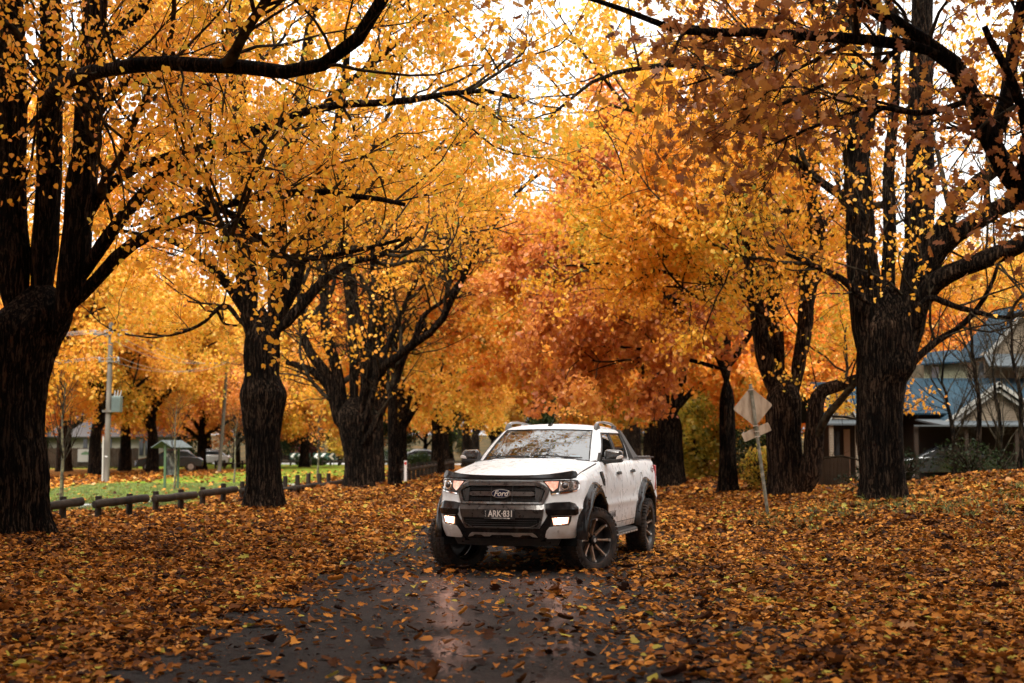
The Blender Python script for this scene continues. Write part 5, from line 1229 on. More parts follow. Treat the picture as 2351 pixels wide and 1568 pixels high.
# ---------------------------------------------------------------- trees further off, built once per kind and copied
def proto(name, kind, seed, H, r, crown_lo, spread, nleaf, leafsize, bark=BARK, up=.03, nlimb=9, base_t=.5, zmin=0):
    rng = np.random.default_rng(seed); root = empty(name, (0, 0, 0))
    trunk = [np.array([0, 0, -.2]), np.array([.05, 0, H * .12]), np.array([-.05, .05, H * .25]), np.array([0, 0, max(H * .34, zmin + .5)])]
    parts = [bark_column(rng, trunk, [r, r * .92, r * .88, r * .8], sides=20, rings=16, flare=.35)]
    NS = 12; LP, LR = [], []
    for k in range(nlimb):
        a = 2 * np.pi * k / nlimb + rng.uniform(-.3, .3); z0 = max(H * rng.uniform(.14, .33), zmin); out = spread * rng.uniform(.55, 1.0) * (1 if k % 3 else .35); top = H * rng.uniform(.55, .97) if k % 3 == 0 else z0 + H * rng.uniform(.12, .42)
        p = resample([[0, 0, z0], [np.cos(a) * out * .35, np.sin(a) * out * .35, z0 + (top - z0) * .4], [np.cos(a) * out * .8, np.sin(a) * out * .8, z0 + (top - z0) * .85], [np.cos(a) * out, np.sin(a) * out, top]], NS)
        p[1:] += np.cumsum(rng.normal(0, .10, (NS - 1, 3)), 0); LP.append(p); LR.append(np.linspace(r * .5, r * .12, NS))
    LP = np.array(LP); LR = np.array(LR); parts.append(tubes(LP, LR, 8)); V, F = merge(parts); link('trunk', np_mesh('trunk', V, F, 4), bark, root, 60)
    EP, ER = grow(rng, LP, LR, 4, .25, spread * .5, spread, (30, 75), NS, .13, up, .10, .2)
    A = np.concatenate([LP, EP]); B_ = np.concatenate([LR, ER]); P1, R1_ = grow(rng, A, B_, 7, .15, 1.2, 3.0, (25, 80), 6, .18, up * .4, .03, .3); P2, R2_ = grow(rng, P1, R1_, 5, .15, .5, 1.2, (25, 75), 4, .22, 0, .01, .4)
    V, F = merge([tubes(EP, ER, 5), tubes(P1, R1_, 3), tubes(P2, R2_, 3)]); link('branches', np_mesh('branches', V, F, 4), TWIG, root, 60)
    src = np.concatenate([P2.reshape(-1, 3), P1[:, 2:].reshape(-1, 3)]); C = src[rng.integers(0, len(src), nleaf)] + rng.normal(0, .22, (nleaf, 3)); C = C[C[:, 2] > crown_lo]
    k = clumpnoise(C, .9, seed) + rng.normal(0, .5, len(C)) > -.85; C = C[k]
    leaf_obj('crown', rng, C, leafsize, LM[kind], root, base_t, .3, clumpnoise(C, 1.3, seed + 1) * .13, 'kite', .6, 1.0)
    return root
def place(src, x, y, sc_, rz, label, cat, group, name=None, first=set()):
    if src.name not in first: first.add(src.name); o = src
    else:
        o = src.copy(); col.objects.link(o)
        for ch in src.children: c = ch.copy(); col.objects.link(c); c.parent = o
    o.location = (x, y, terrain(x, y)); o.scale = (sc_, sc_, sc_ * 1.0); o.rotation_euler = (0, 0, rz)
    return tag(o, label, cat, group)
PR = {
 'gold': proto('golden_tree', 'gold', 201, 15, .40, 2.2, 6.0, 46000, .20),
 'orange': proto('orange_tree', 'orange', 202, 15, .42, 1.9, 6.2, 50000, .20, up=-.01),
 'rust': proto('rust_tree', 'rust', 203, 14, .36, 1.9, 5.8, 50000, .19, up=-.02),
 'green': proto('evergreen_tree', 'green', 204, 13, .32, .8, 4.6, 46000, .20),
 'bronze': proto('broad_autumn_tree', 'orange', 205, 16, .5, 2.0, 6.6, 46000, .22, bark=BARKL, base_t=.62),
}
rngf = np.random.default_rng(77)
def rz(): return float(rngf.uniform(0, 6.28))
GL, GR, GP, GB = 'avenue trees beyond the pickup on the left', 'avenue trees beyond the pickup on the right', 'trees across the park', 'distant trees closing the view'
# left row beyond the fence
for y, x, kd, s, lb in [(62, -5.9, 'gold', .95, 'golden and green leaved tree next behind the slim trunk on the left row'), (72, -5.6, 'gold', .95, 'golden tree low over the far log fence'), (84, -4.4, 'gold', 1.0, 'tree with twin dark trunk seen just left of the pickup mirror'),
                        (97, -4.6, 'gold', 1.0, 'far golden tree of the left row behind the mirror'), (114, -3.6, 'gold', 1.05, 'small looking golden tree far down the left row'), (134, -3.4, 'gold', 1.1, 'last pale orange tree of the left row')]:
    place(PR[kd], x, y, s, rz(), lb, 'tree', GL)
for y, x, kd, s, lb in [(68, 8.6, 'orange', 1.0, 'orange tree of the right row behind the wide trunk'), (80, 8.0, 'gold', 1.0, 'golden tree above the pickup tray further down the right row'), (92, 8.9, 'gold', 1.0, 'golden tree far along the right row'),
                        (106, 9.2, 'gold', 1.05, 'pale golden tree far along the right row'), (124, 9.8, 'gold', 1.1, 'last golden tree of the right row')]:
    place(PR[kd], x, y, s, rz(), lb, 'tree', GR)
for px, d, kd, s, lb in [(223, 79, 'gold', .95, 'golden park tree with reddish trunk just left of the power pole'), (352, 88, 'gold', .95, 'golden park tree with a forked trunk behind the notice board'), (465, 101, 'rust', .9, 'russet park tree with a short dark trunk, right of the hedge'),
                         (545, 110, 'rust', .85, 'small red orange park tree close to the collared trunk'), (289, 96, 'orange', 1.0, 'dark trunked park tree right of the power pole'), (150, 92, 'bronze', 1.0, 'park tree at the edge of the thick left trunk'), (90, 84, 'gold', 1.0, 'park tree hidden behind the thick left trunk'),
                         (700, 112, 'orange', .9, 'orange park tree over the chevron signs'), (30, 70, 'gold', 1.0, 'golden tree beyond the left edge of the park'), (420, 120, 'orange', 1.1, 'tall orange tree behind the park hedge'), (620, 104, 'gold', .9, 'golden tree behind the collared trunk'), (180, 128, 'green', 1.2, 'dark evergreen behind the far paling fence'), (330, 132, 'green', 1.25, 'dark evergreen behind the low cream house'), (480, 134, 'green', 1.15, 'dark evergreen behind the leaning pole'), (250, 124, 'bronze', 1.1, 'broad autumn tree beside the low cream house'), (760, 140, 'green', 1.1, 'dark evergreen beyond the chevron signs'), (640, 142, 'gold', 1.1, 'golden tree beyond the chevron signs'), (860, 146, 'orange', 1.1, 'orange tree beyond the side road')]:
    place(PR[kd], (px - 1175.5) / FPX * d, d, s, rz(), lb, 'tree', GP)
# right hand side behind the houses
for x, y, kd, s, lb in [(13.5, 72, 'orange', .9, 'orange tree behind the gabled cottage'), (22, 78, 'gold', .9, 'golden tree behind the big blue roof'), (29, 70, 'gold', .95, 'golden tree at the right edge behind the big house'), (10.6, 58, 'orange', .62, 'low orange tree left of the cottage'),
                        (30, 50, 'green', .8, 'dark evergreen beside the big house'), (34, 84, 'orange', 1.0, 'orange tree behind the right end of the big house'), (24, 66, 'gold', .9, 'golden tree close behind the tall gable'), (38, 72, 'gold', 1.1, 'tall golden tree beyond the right edge'), (17, 66, 'orange', .8, 'orange tree between the two blue roofs')]:
    place(PR[kd], x, y, s, rz(), lb, 'tree', 'trees around the houses')
# belt of far trees
kinds = ['green', 'orange', 'gold', 'bronze', 'green', 'rust']
BN = {'green': 'dark evergreen', 'orange': 'orange tree', 'gold': 'golden tree', 'bronze': 'broad bronze tree', 'rust': 'rust red tree'}
cnt = {}
for x, y, kd, s, lb in [(-9, 148, 'green', .8, 'low evergreen left of the end of the avenue'), (-2, 152, 'gold', .9, 'low golden tree closing the end of the avenue'), (5, 150, 'green', .8, 'low evergreen closing the end of the avenue'), (12, 147, 'orange', .9, 'low orange tree right of the end of the avenue'), (20, 140, 'green', .8, 'low evergreen right of the end of the avenue'), (28, 130, 'orange', .9, 'orange tree beyond the cottage, far right of the avenue end'), (-4, 140, 'lowgold', .7, '')]:
    if kd != 'lowgold': place(PR[kd], x, y, s, rz(), lb, 'tree', GB)
ORD = ['first', 'second', 'third', 'fourth', 'fifth', 'sixth', 'seventh', 'eighth', 'ninth', 'tenth', 'eleventh', 'twelfth', 'thirteenth', 'fourteenth', 'fifteenth', 'sixteenth']
for i in range(34):
    x = -95 + i * 5.9 + rngf.uniform(-2, 2); y = 165 + rngf.uniform(-12, 18); kd = kinds[(i * 7 + i // 3) % 6]; cnt[kd] = cnt.get(kd, 0) + 1
    place(PR[kd], x, y, rngf.uniform(1.0, 1.35), rz(), '%s %s from the left in the distant belt of trees' % (ORD[cnt[kd] - 1], BN[kd]), 'tree', GB)
# unseen trees added beside and behind the camera, blocking skylight from the near ground
PR['high'] = proto('added_shade_tree', 'rust', 206, 19, .5, 8.2, 8.5, 60000, .24, zmin=9.0, up=.06)  # crown shaped to shade the near ground while staying out of view
for x, y, kd, s, lb in [(-8.2, 5, 'high', 1.2, 'unseen high crowned tree added for shade left of the view'), (8.4, 4, 'high', 1.2, 'unseen high crowned tree added for shade right of the view'), (-6.5, -5, 'high', 1.05, 'unseen tree added for shade behind the camera on the left'), (6.5, -8, 'high', 1.05, 'unseen tree added for shade behind the camera on the right'),
                        (11.5, 12, 'high', 1.0, 'unseen high crowned tree added for shade beyond the right edge'), (-10.5, 13, 'high', 1.0, 'unseen high crowned tree added for shade beyond the left edge'), (-8, -22, 'orange', 1.2, 'unseen tree added for shade far behind the camera on the left'), (8, -22, 'gold', 1.2, 'unseen tree added for shade far behind the camera on the right'), (-24, 4, 'green', 1.3, 'unseen evergreen added to block skylight left of the camera'), (24, 2, 'green', 1.3, 'unseen evergreen added to block skylight right of the camera'), (-22, -12, 'green', 1.3, 'unseen evergreen added to block skylight behind on the left'), (22, -12, 'green', 1.3, 'unseen evergreen added to block skylight behind on the right'), (-3, -34, 'orange', 1.2, 'unseen tree added to block skylight down the avenue behind the camera'), (6, -36, 'green', 1.2, 'unseen evergreen added to block skylight down the avenue behind the camera'), (-13, -30, 'green', 1.3, 'unseen evergreen added to block skylight far behind on the left'), (16, -28, 'green', 1.3, 'unseen evergreen added to block skylight far behind on the right'), (-16, 2, 'bronze', 1.1, 'unseen broad tree added for shade left of the camera'), (16, 2, 'bronze', 1.1, 'unseen broad tree added for shade right of the camera'), (-19, 22, 'bronze', 1.0, 'unseen second row tree added for shade beyond the left edge'), (21, 20, 'bronze', 1.0, 'unseen second row tree added for shade beyond the right edge')]:
    place(PR[kd], x, y, s, rz(), lb, 'tree', 'unseen trees added around the camera to block skylight')
# ================================================================ fences, sign, poles, park furniture
WOOD = mat('weathered_log', (.05, .035, .024), .8, spec=.2, build=noise_color(5, [(.35, (.012, .010, .008)), (.6, (.034, .026, .019)), (.8, (.075, .058, .040))], bump=.5, bscale=14, stretch=(1, 1, .2)))
def log_bm(a, b_, r, seed=0, seg=14):
    rg = random.Random(seed); a = Vector(a); b_ = Vector(b_); n = 9; bm = bmesh.new()
    pts = [a.lerp(b_, k / (n - 1)) + Vector((0, 0, rg.uniform(-.008, .008))) for k in range(n)]
    rs = [r * rg.uniform(.95, 1.05) for _ in pts]; pts = [pts[0] + (a - b_).normalized() * .012] + pts + [pts[-1] + (b_ - a).normalized() * .012]; rs = [r * .82] + rs + [r * .82]
    tube(bm, pts, rs, seg); return bm
def world_g(px, py):
    """ground point on the flat seen at (px, py)"""
    d = 1.52 * FPX / (py - 1028.0); return Vector(((px - 1175.5) / FPX * d, d, terrain((px - 1175.5) / FPX * d, d)))
GF = 'low log barriers along the verge'
SEC = [([(150, 1195)], (70, 1168), (188, 1151), 'log barrier partly hidden by the thick left trunk'), ([(231, 1187), (302, 1183)], (217, 1158), (337, 1143), 'first whole log barrier right of the thick left trunk'),
       ([(362, 1176), (419, 1171)], (355, 1146), (448, 1136), 'log barrier standing in front of the notice board'), ([(469, 1165), (516, 1159)], (462, 1133), (541, 1123), 'log barrier just left of the collared trunk, before the gravel path'),
       ([(559, 1151), (612, 1147)], (553, 1127), (628, 1118), 'log barrier mostly hidden behind the collared trunk'), ([(657, 1142)], (640, 1128), (677, 1119), 'stub of a log barrier right of the collared trunk'),
       ([(685, 1141), (710, 1136)], (678, 1121), (728, 1113), 'short log barrier midway between the two big left trunks'), ([(735, 1133), (756, 1129)], (730, 1116), (786, 1105), 'log barrier running in behind the fan shaped tree')]
for n, (posts, ra, rb, lb) in enumerate(SEC):
    g = [world_g(*p) for p in posts]; root = empty('log_barrier', g[0], 0, lb, 'log barrier', GF); o0 = g[0]
    for q, p in enumerate(g):
        px, py = posts[q]
        bm = bmesh.new(); seg = 14; cyl(bm, p - o0 + Vector((0, 0, -.15)), p - o0 + Vector((0.005, 0, .50)), .075, .07, seg); bm_obj('post', bm, WOOD, root, 40, bevel=.008)
    d0 = g[0].y; d1 = g[-1].y if len(g) > 1 else g[0].y + (.8 if n else 1.0)
    sl = (d1 - d0) / max(1, (posts[-1][0] - posts[0][0])) if len(g) > 1 else 1.0 / 100
    A = Vector(P(ra[0], ra[1], d0 + (ra[0] - posts[0][0]) * sl - .12)); B_ = Vector(P(rb[0], rb[1], d0 + (rb[0] - posts[0][0]) * sl - .12))
    bm_obj('rail', log_bm(A - o0, B_ - o0, .088 if n < 4 else .08, n), WOOD, root, 50)
def post_fence(label, P0, P1, n, h, r, rail_h, group='post and rail fences far away', rr=None):
    root = empty('log_fence', P0, 0, label, 'fence', group); P0 = Vector(P0); P1 = Vector(P1)
    for k in range(n):
        p = P0.lerp(P1, k / (n - 1)) - P0; z = terrain(P0.x + p.x, P0.y + p.y) - P0.z
        bm = bmesh.new(); cyl(bm, (p.x, p.y, z - .1), (p.x, p.y, z + h), r, r * .94, 10); bm_obj('post', bm, WOOD, root, 40)
    z1 = terrain(P1.x, P1.y) - P0.z
    bm_obj('rail', log_bm((0, -.05, rail_h), (P1.x - P0.x, P1.y - P0.y - .05, rail_h + z1), rr or r * .8, 3, 10), WOOD, root, 50)
def gp(x, y): return (x, y, terrain(x, y))
post_fence('long log fence with many posts running away left of the pickup', gp(-4.85, 61), gp(-4.15, 101), 17, .78, .10, .52, rr=.09)
post_fence('far small fence in front of the pale side road, left of the fan shaped tree', gp(-19.8, 122), gp(-17.2, 122), 4, .6, .08, .38)
post_fence('far small fence right of the dark bushes by the chevron signs', gp(-16.2, 122), gp(-14.0, 121), 4, .5, .08, .32)
post_fence('far small fence beside the leaning pole in the park', gp(-21.6, 104), gp(-19.0, 104), 5, .6, .08, .4)
# --- leaning road sign seen from behind
GALV = mat('galvanised_back', (.42, .36, .28), .55, metal=.25, build=noise_color(4, [(.3, (.16, .11, .07)), (.5, (.30, .23, .16)), (.75, (.40, .33, .25))], stretch=(2.2, 1, .7)))
GPOST = mat('galvanised_post', (.20, .19, .15), .5, metal=.4, build=noise_color(9, [(.35, (.07, .075, .05)), (.6, (.20, .19, .15)), (.8, (.34, .32, .27))]))
sg_base = Vector(P(1763, 1184, 30)); sg_base.z = terrain(sg_base.x, sg_base.y)
sign = empty('road_sign', sg_base, 0, 'weathered diamond road sign seen from behind on a tilted post', 'road sign')
top = Vector(P(1722.7, 884, 30)) - sg_base; ax_ = top.normalized(); sx_ = Vector((ax_.z, 0, -ax_.x)).normalized(); L_s = top.length
bm = bmesh.new(); tube(bm, [-.3 * ax_, ax_ * L_s], .036, 14); bm_obj('post', bm, GPOST, sign, 50)
bm = bmesh.new(); cyl(bm, ax_ * L_s, ax_ * (L_s + .02), .038, .03, 14); bm_obj('post_cap', bm, MATBLK, sign, 40)
def sign_plate(name, w_, h_, c, rot, rad):
    pts = []
    for sx, sy, a0 in ((1, 1, 0), (-1, 1, 90), (-1, -1, 180), (1, -1, 270)):
        for k in range(5): a = R(a0 + k * 22.5); pts.append((sx * (w_ / 2 - rad) + rad * math.cos(a), sy * (h_ / 2 - rad) + rad * math.sin(a)))
    bm = bmesh.new(); c_, s_ = math.cos(rot), math.sin(rot)
    F_ = [bm.verts.new(c + sx_ * (u * c_ - v * s_) + ax_ * (u * s_ + v * c_) + Vector((0, .040, 0))) for u, v in pts]; Bk = [bm.verts.new(v.co + Vector((0, .004, 0))) for v in F_]
    bm.faces.new(F_); bm.faces.new(Bk[::-1])
    for k in range(len(F_)): bm.faces.new((F_[k], F_[(k + 1) % len(F_)], Bk[(k + 1) % len(Bk)], Bk[k]))
    return bm_obj(name, bm, GALV, sign, 40)
dc = Vector(P(1729, 934, 30)) - sg_base; dc.y = 0; sign_plate('diamond_plate', .60, .60, dc, R(45 - 1.0), .045)
dp = Vector(P(1737.5, 992, 30)) - sg_base; dp.y = 0; sign_plate('lower_plate', .62, .19, dp, R(16.5), .02)
for t_ in (.965, .685, .64, .60):
    c = ax_ * L_s * t_ * (1 if t_ < .9 else 1); bm = bmesh.new(); box(bm, c + Vector((0, .0, 0)), (.11, .09, .022), Euler((0, math.atan2(ax_.x, ax_.z), 0)).to_matrix()); bm_obj('bracket', bm, mat('bracket_steel', (.45, .40, .33), .4, metal=.6), sign, 30)
# --- power poles
CONC = mat('pole_grey', (.2, .19, .16), .9, spec=.1, build=noise_color(3, [(.35, (.075, .068, .056)), (.65, (.15, .138, .115))], stretch=(1, 1, .3)))
CERAM = mat('insulator', (.25, .26, .25), .3); TRAFO = mat('transformer_green', (.10, .135, .125), .6, metal=.1); WIRE = mat('wire_alu', (.30, .30, .28), .5, metal=.6)
pb = world_g(248, 1106); pole = empty('power_pole', pb, 0, 'pale grey power pole with a transformer across the park', 'power pole')
d = pb.y; H = P(252, 740, d)[2] - pb.z
bm = bmesh.new(); tube(bm, [(0, 0, -.3), (.04, 0, H * .5), (.08, 0, H)], [.135, .12, .10], 14); bm_obj('shaft', bm, CONC, pole, 50)
def zz(py): return P(250, py, d)[2] - pb.z
for py, x0, x1, th in ((768, -.72, .85, .09), (944, -.24, .24, .10), (830, -.5, .5, .07)):
    z = zz(py); bm = bmesh.new(); box(bm, ((x0 + x1) / 2 + .05, -.14, z), (x1 - x0, .09, th)); bm_obj('crossarm', bm, CONC, pole, 30)
    if py != 944:
        for k in range(4 if py == 768 else 2):
            xx = x0 + .08 + (x1 - x0 - .16) * k / (3 if py == 768 else 1); bm = bmesh.new(); cyl(bm, (xx + .05, -.14, z + .04), (xx + .05, -.14, z + .20), .05, .03, 10); cyl(bm, (xx + .05, -.14, z + .10), (xx + .05, -.14, z + .13), .07, .07, 10); bm_obj('insulator', bm, CERAM, pole, 40)
bm = bmesh.new(); box(bm, (.42, 0, zz(928)), (.40, .42, .72)); tr = bm_obj('transformer', bm, TRAFO, pole, 30, bevel=.02)
for k in range(5): bm = bmesh.new(); box(bm, (.26 + k * .08, -.24, zz(928)), (.02, .07, .6)); bm_obj('cooling_fin', bm, TRAFO, tr, 0)
for k in range(3): bm = bmesh.new(); cyl(bm, (.30 + .12 * k, 0, zz(928) + .36), (.32 + .14 * k, 0, zz(928) + .62), .035, .02, 8); bm_obj('bushing', bm, CERAM, tr, 40)
bm = bmesh.new(); cyl(bm, (-.16, -.02, 0), (-.16, -.02, 2.0), .035, .035, 8); bm_obj('cable_guard', bm, mat('guard_pale', (.38, .38, .33), .6), pole, 40)
bm = bmesh.new()
box(bm, (.02, -.145, zz(1048)), (.11, .012, .05)); bm_obj('number_tag', bm, mat('tag_pale', (.5, .5, .48), .5), pole, 0)
def wire(name, label, a, b_, sag, r=.012, grp='overhead wires'):
    a = Vector(a); b_ = Vector(b_); bm = bmesh.new(); tube(bm, [a.lerp(b_, t / 16) - Vector((0, 0, sag * 4 * (t / 16) * (1 - t / 16))) for t in range(17)], r, 5); o = bm_obj(name, bm, WIRE, None, 60); tag(o, label, 'wire', grp)
p2 = world_g(505, 1084); pole2 = empty('power_pole', p2, 0, 'slightly leaning thin power pole right of the park hedge', 'power pole')
H2 = P(520, 820, p2.y)[2] - p2.z; bm = bmesh.new(); tube(bm, [(0, 0, -.3), (.25, 0, H2 * .5), (.42, 0, H2)], [.13, .11, .09], 12); bm_obj('shaft', bm, CONC, pole2, 50)
bm = bmesh.new(); box(bm, (.4, -.1, H2 - .3), (1.8, .08, .09)); bm_obj('crossarm', bm, CONC, pole2, 30)
for k, (xo, zo) in enumerate(((-.65, 768), (.0, 768), (.75, 768), (-.4, 830), (.4, 830))):
    a = pb + Vector((xo + .05, -.14, zz(zo) + .2)); wire('power_wire', ['lowest-left power wire from the transformer pole towards the left edge', 'middle power wire from the transformer pole to the left edge', 'outer power wire from the transformer pole to the left edge', 'left service wire low on the transformer pole', 'right service wire low on the transformer pole'][k], a, a + Vector((-30, -6 + k, -.4)), .8)
    b2_ = p2 + Vector((.4 + xo * .8, -.1, H2 - .2)); wire('power_wire', ['first wire between the two park poles', 'second wire between the two park poles', 'third wire between the two park poles', 'lower left wire between the two park poles', 'lower right wire between the two park poles'][k], a, b2_, .7)
# --- notice board
nb = world_g(382, 1124); GREENP = mat('green_paint', (.06, .10, .055), .7, spec=.1); board = empty('notice_board', nb, 0, 'small green park notice board under a little gabled roof', 'notice board')
for x, y in ((0, 0), (.33, .62)): bm = bmesh.new(); box(bm, (x, y, .78), (.08, .08, 1.66)); bm_obj('post', bm, GREENP, board, 30)
bm = bmesh.new(); M_ = Matrix.Rotation(math.atan2(1.3, .62), 4, 'Z')
vs = box(bm, (.40, 0, .92), (.72, .07, .80)); [setattr(v, 'co', M_ @ v.co) for v in vs]; bm_obj('display_panel', bm, mat('panel_dark', (.05, .06, .065), .3, build=noise_color(7, [(.4, (.02, .025, .03)), (.55, (.10, .12, .13)), (.7, (.35, .36, .36))])), board, 30)
bm = bmesh.new(); 
for k in (-1, 1):
    vs = box(bm, (.36, k * .24, 1.64), (1.15, .56, .03), Euler((R(-28 * k), 0, 0)).to_matrix()); [setattr(v, 'co', M_ @ v.co) for v in vs]
bm_obj('roof', bm, mat('tin_grey', (.08, .095, .095), .7, spec=.1), board, 30)
# --- guide post with red reflector, white bollard
def guide(px, py, h, label):
    g = world_g(px, py); root = empty('guide_post', g, 0, label, 'guide post'); bm = bmesh.new(); box(bm, (0, 0, h / 2), (.11, .05, h)); bm_obj('post', bm, mat('white_plastic', (.75, .75, .72), .5), root, 30, bevel=.01)
    bm = bmesh.new(); box(bm, (0, -.03, h - .12), (.08, .012, .12)); bm_obj('reflector', bm, mat('red_reflector', (.6, .03, .02), .3), root, 0)
guide(932, 1111, .98, 'white guide post with a red reflector by the long log fence')
g = world_g(1609, 1083); bm = bmesh.new(); cyl(bm, (0, 0, -.1), (0, 0, 1.25), .17, .16, 16); o = bm_obj('white_bollard', bm, mat('pale_pipe', (.55, .54, .5), .6), None, 40, bevel=.03); o.location = g; tag(o, 'pale round bollard on the grass right of the pickup tray', 'bollard')
# --- chevron signs at the far bend
def chevrons(x, y, n, z0, label):
    w_ = n * .62; root = empty('chevron_sign', (x, y, terrain(x, y)), 0, label, 'chevron sign', 'chevron signs at the far bend')
    bm = bmesh.new(); box(bm, (w_ / 2, 0, z0 + .30), (w_, .04, .60)); bd_ = bm_obj('board', bm, mat('sign_dark_green', (.012, .045, .035), .4), root, 0)
    for k in range(n):
        cx = .31 + k * .62; bm = bmesh.new(); pr = [(cx - .24, .30), (cx + .02, .56), (cx + .24, .56), (cx - .02, .30), (cx + .24, .04), (cx + .02, .04)]; prism(bm, [(a, b_ + z0) for a, b_ in pr], 1, -.028, -.0215); bm_obj('chevron_arrow', bm, mat('sign_white', (.8, .8, .78), .4), bd_, 0)
    for xx in (.15, w_ - .15): bm = bmesh.new(); cyl(bm, (xx, .04, -.1), (xx, .04, z0 + .55), .03, .03, 8); bm_obj('post', bm, GPOST, root, 40)
chevrons(-20.4, 131, 3, .45, 'first chevron board at the far bend, three white arrows'); chevrons(-18.25, 131, 4, .45, 'second chevron board at the far bend, four white arrows'); chevrons(-15.6, 121, 1, .5, 'single chevron arrow board behind the far bare sapling')
strip('side_road', [(-70, 150), (-40, 142), (-20, 137), (-4, 132), (6, 128)], 11, .03, mat('pale_asphalt', (.42, .43, .42), .7, build=noise_color(1.5, [(.3, (.36, .37, .36)), (.7, (.50, .50, .48))])))
strip('gravel_path', [(-12.5, 33), (-10.8, 37.5), (-10.0, 41), (-9.4, 46), (-9.2, 52), (-9.3, 60)], 1.2, .02, mat('pale_gravel', (.38, .38, .37), .9, build=noise_color(30, [(.3, (.24, .24, .24)), (.7, (.48, .48, .46))])))
# --- bushes and bare saplings
def bush(name, label, x, y, rx, ry, h, kind, n, size, seed, cat='bush', group=None, base_t=.5, z0=0.0, lk='kite'):
    rng = np.random.default_rng(seed); root = empty(name, (x, y, terrain(x, y)), 0, label, cat, group)
    stems = []
    for k in range(16):
        a = rng.uniform(0, 6.28); e = np.array([np.cos(a) * rx * rng.uniform(.3, .9), np.sin(a) * ry * rng.uniform(.3, .9), h * rng.uniform(.5, .95)])
        stems.append(resample([[0, 0, -.05], e * [.4, .4, .5], e], 8) + np.cumsum(rng.normal(0, .02, (8, 3)), 0))
    SP = np.array(stems); SR = np.repeat(np.linspace(.035, .008, 8)[None], 16, 0); P1, R1_ = grow(rng, SP, SR, 12, .1, .3 * h, .6 * h, (20, 80), 5, .2, .02, .012, .4)
    V, F = merge([tubes(SP, SR, 6), tubes(P1, R1_, 3)]); link('stems', np_mesh('stems', V, F, 4), TWIG, root, 60)
    C = rng.normal(size=(n, 3)); C = C / np.linalg.norm(C, axis=1, keepdims=True) * (rng.random((n, 1)) ** .45); C = C * [rx, ry, h * .55] + [0, 0, h * .5 + z0]
    C *= 1 + .16 * clumpnoise(C + seed, .5, seed)[:, None]; C = C[C[:, 2] > .03]; k = clumpnoise(C, .35, seed + 2) > -.8; C = C[k]
    leaf_obj('leaves', rng, C, size, LM[kind], root, base_t, .28, clumpnoise(C, .5, seed + 3) * .13, lk, .5, 1.0)
bush('willowy_shrub', 'tall yellow green shrub between the wide trunk and the narrow trunk on the right', 8.0, 60, 1.7, 1.5, 3.6, 'lime', 9000, .16, 301)
bush('dark_shrub', 'dark green shrub behind the tilted sign post', 7.75, 43.5, 1.0, 1.0, 1.9, 'green', 6000, .10, 302, base_t=.6); bush('yellow_shrub', 'yellow leaved shrub at the foot of the tilted sign trees', 7.4, 41.5, .8, .7, 1.3, 'lime', 1500, .10, 303, base_t=.7)
GU = 'dark undergrowth before the houses'
for k, (x, y, rx, h, kd) in enumerate([(12.2, 38, 1.0, .9, 'green'), (14.0, 41, 1.5, 1.1, 'green'), (15.9, 40, 1.5, 1.3, 'green'), (10.6, 38.5, .8, .9, 'green'), (9.2, 36.5, .8, .6, 'green'), (18.4, 40, 1.6, 1.5, 'green')]):
    if k in (2, 5): continue
    bush('dark_shrub', ['low dark shrub right of the knotted trunk', 'dark shrub under the carport of the big house', 'wide dark shrub at the right edge below the big house', 'small dark shrub by the board fence of the cottage', 'lowest dark shrub between the two big right trunks', 'dark shrub beyond the right edge'][k], x, y, rx, 1.0, h, kd, 620, .075, 310 + k, group=GU, base_t=.1)
for k, (x, y, w_, h, lb) in enumerate([(-26.0, 112, 1.6, 1.5, 'clipped dark hedge between two park trunks'), (-17.9, 124, .9, .8, 'dark bush below the chevron signs'), (-16.6, 123, .7, .7, 'smaller dark bush right of the chevron signs'), (-7.4, 110, 1.4, 1.2, 'dark bush seen behind the slim trunk'), (-10.5, 130, 2, 1.4, 'dark bush on the far side road, right of the fan shaped tree')]):
    bush('dark_hedge' if k == 0 else 'dark_shrub', lb, x, y, w_, 1.0, h, 'green', 4500, .13, 330 + k, base_t=.45, cat='hedge' if k == 0 else 'bush')
bush('maroon_shrub', 'dark red little tree above the chevron signs', -21.5, 150, 1.5, 1.4, 2.6, 'maroon', 3000, .2, 340, 'small tree'); bush('small_yellow_tree', 'small pale yellow tree left of the fan shaped trunk', -15.2, 126, 1.5, 1.4, 2.9, 'lime', 2600, .17, 341, 'small tree', base_t=.65, z0=.7)
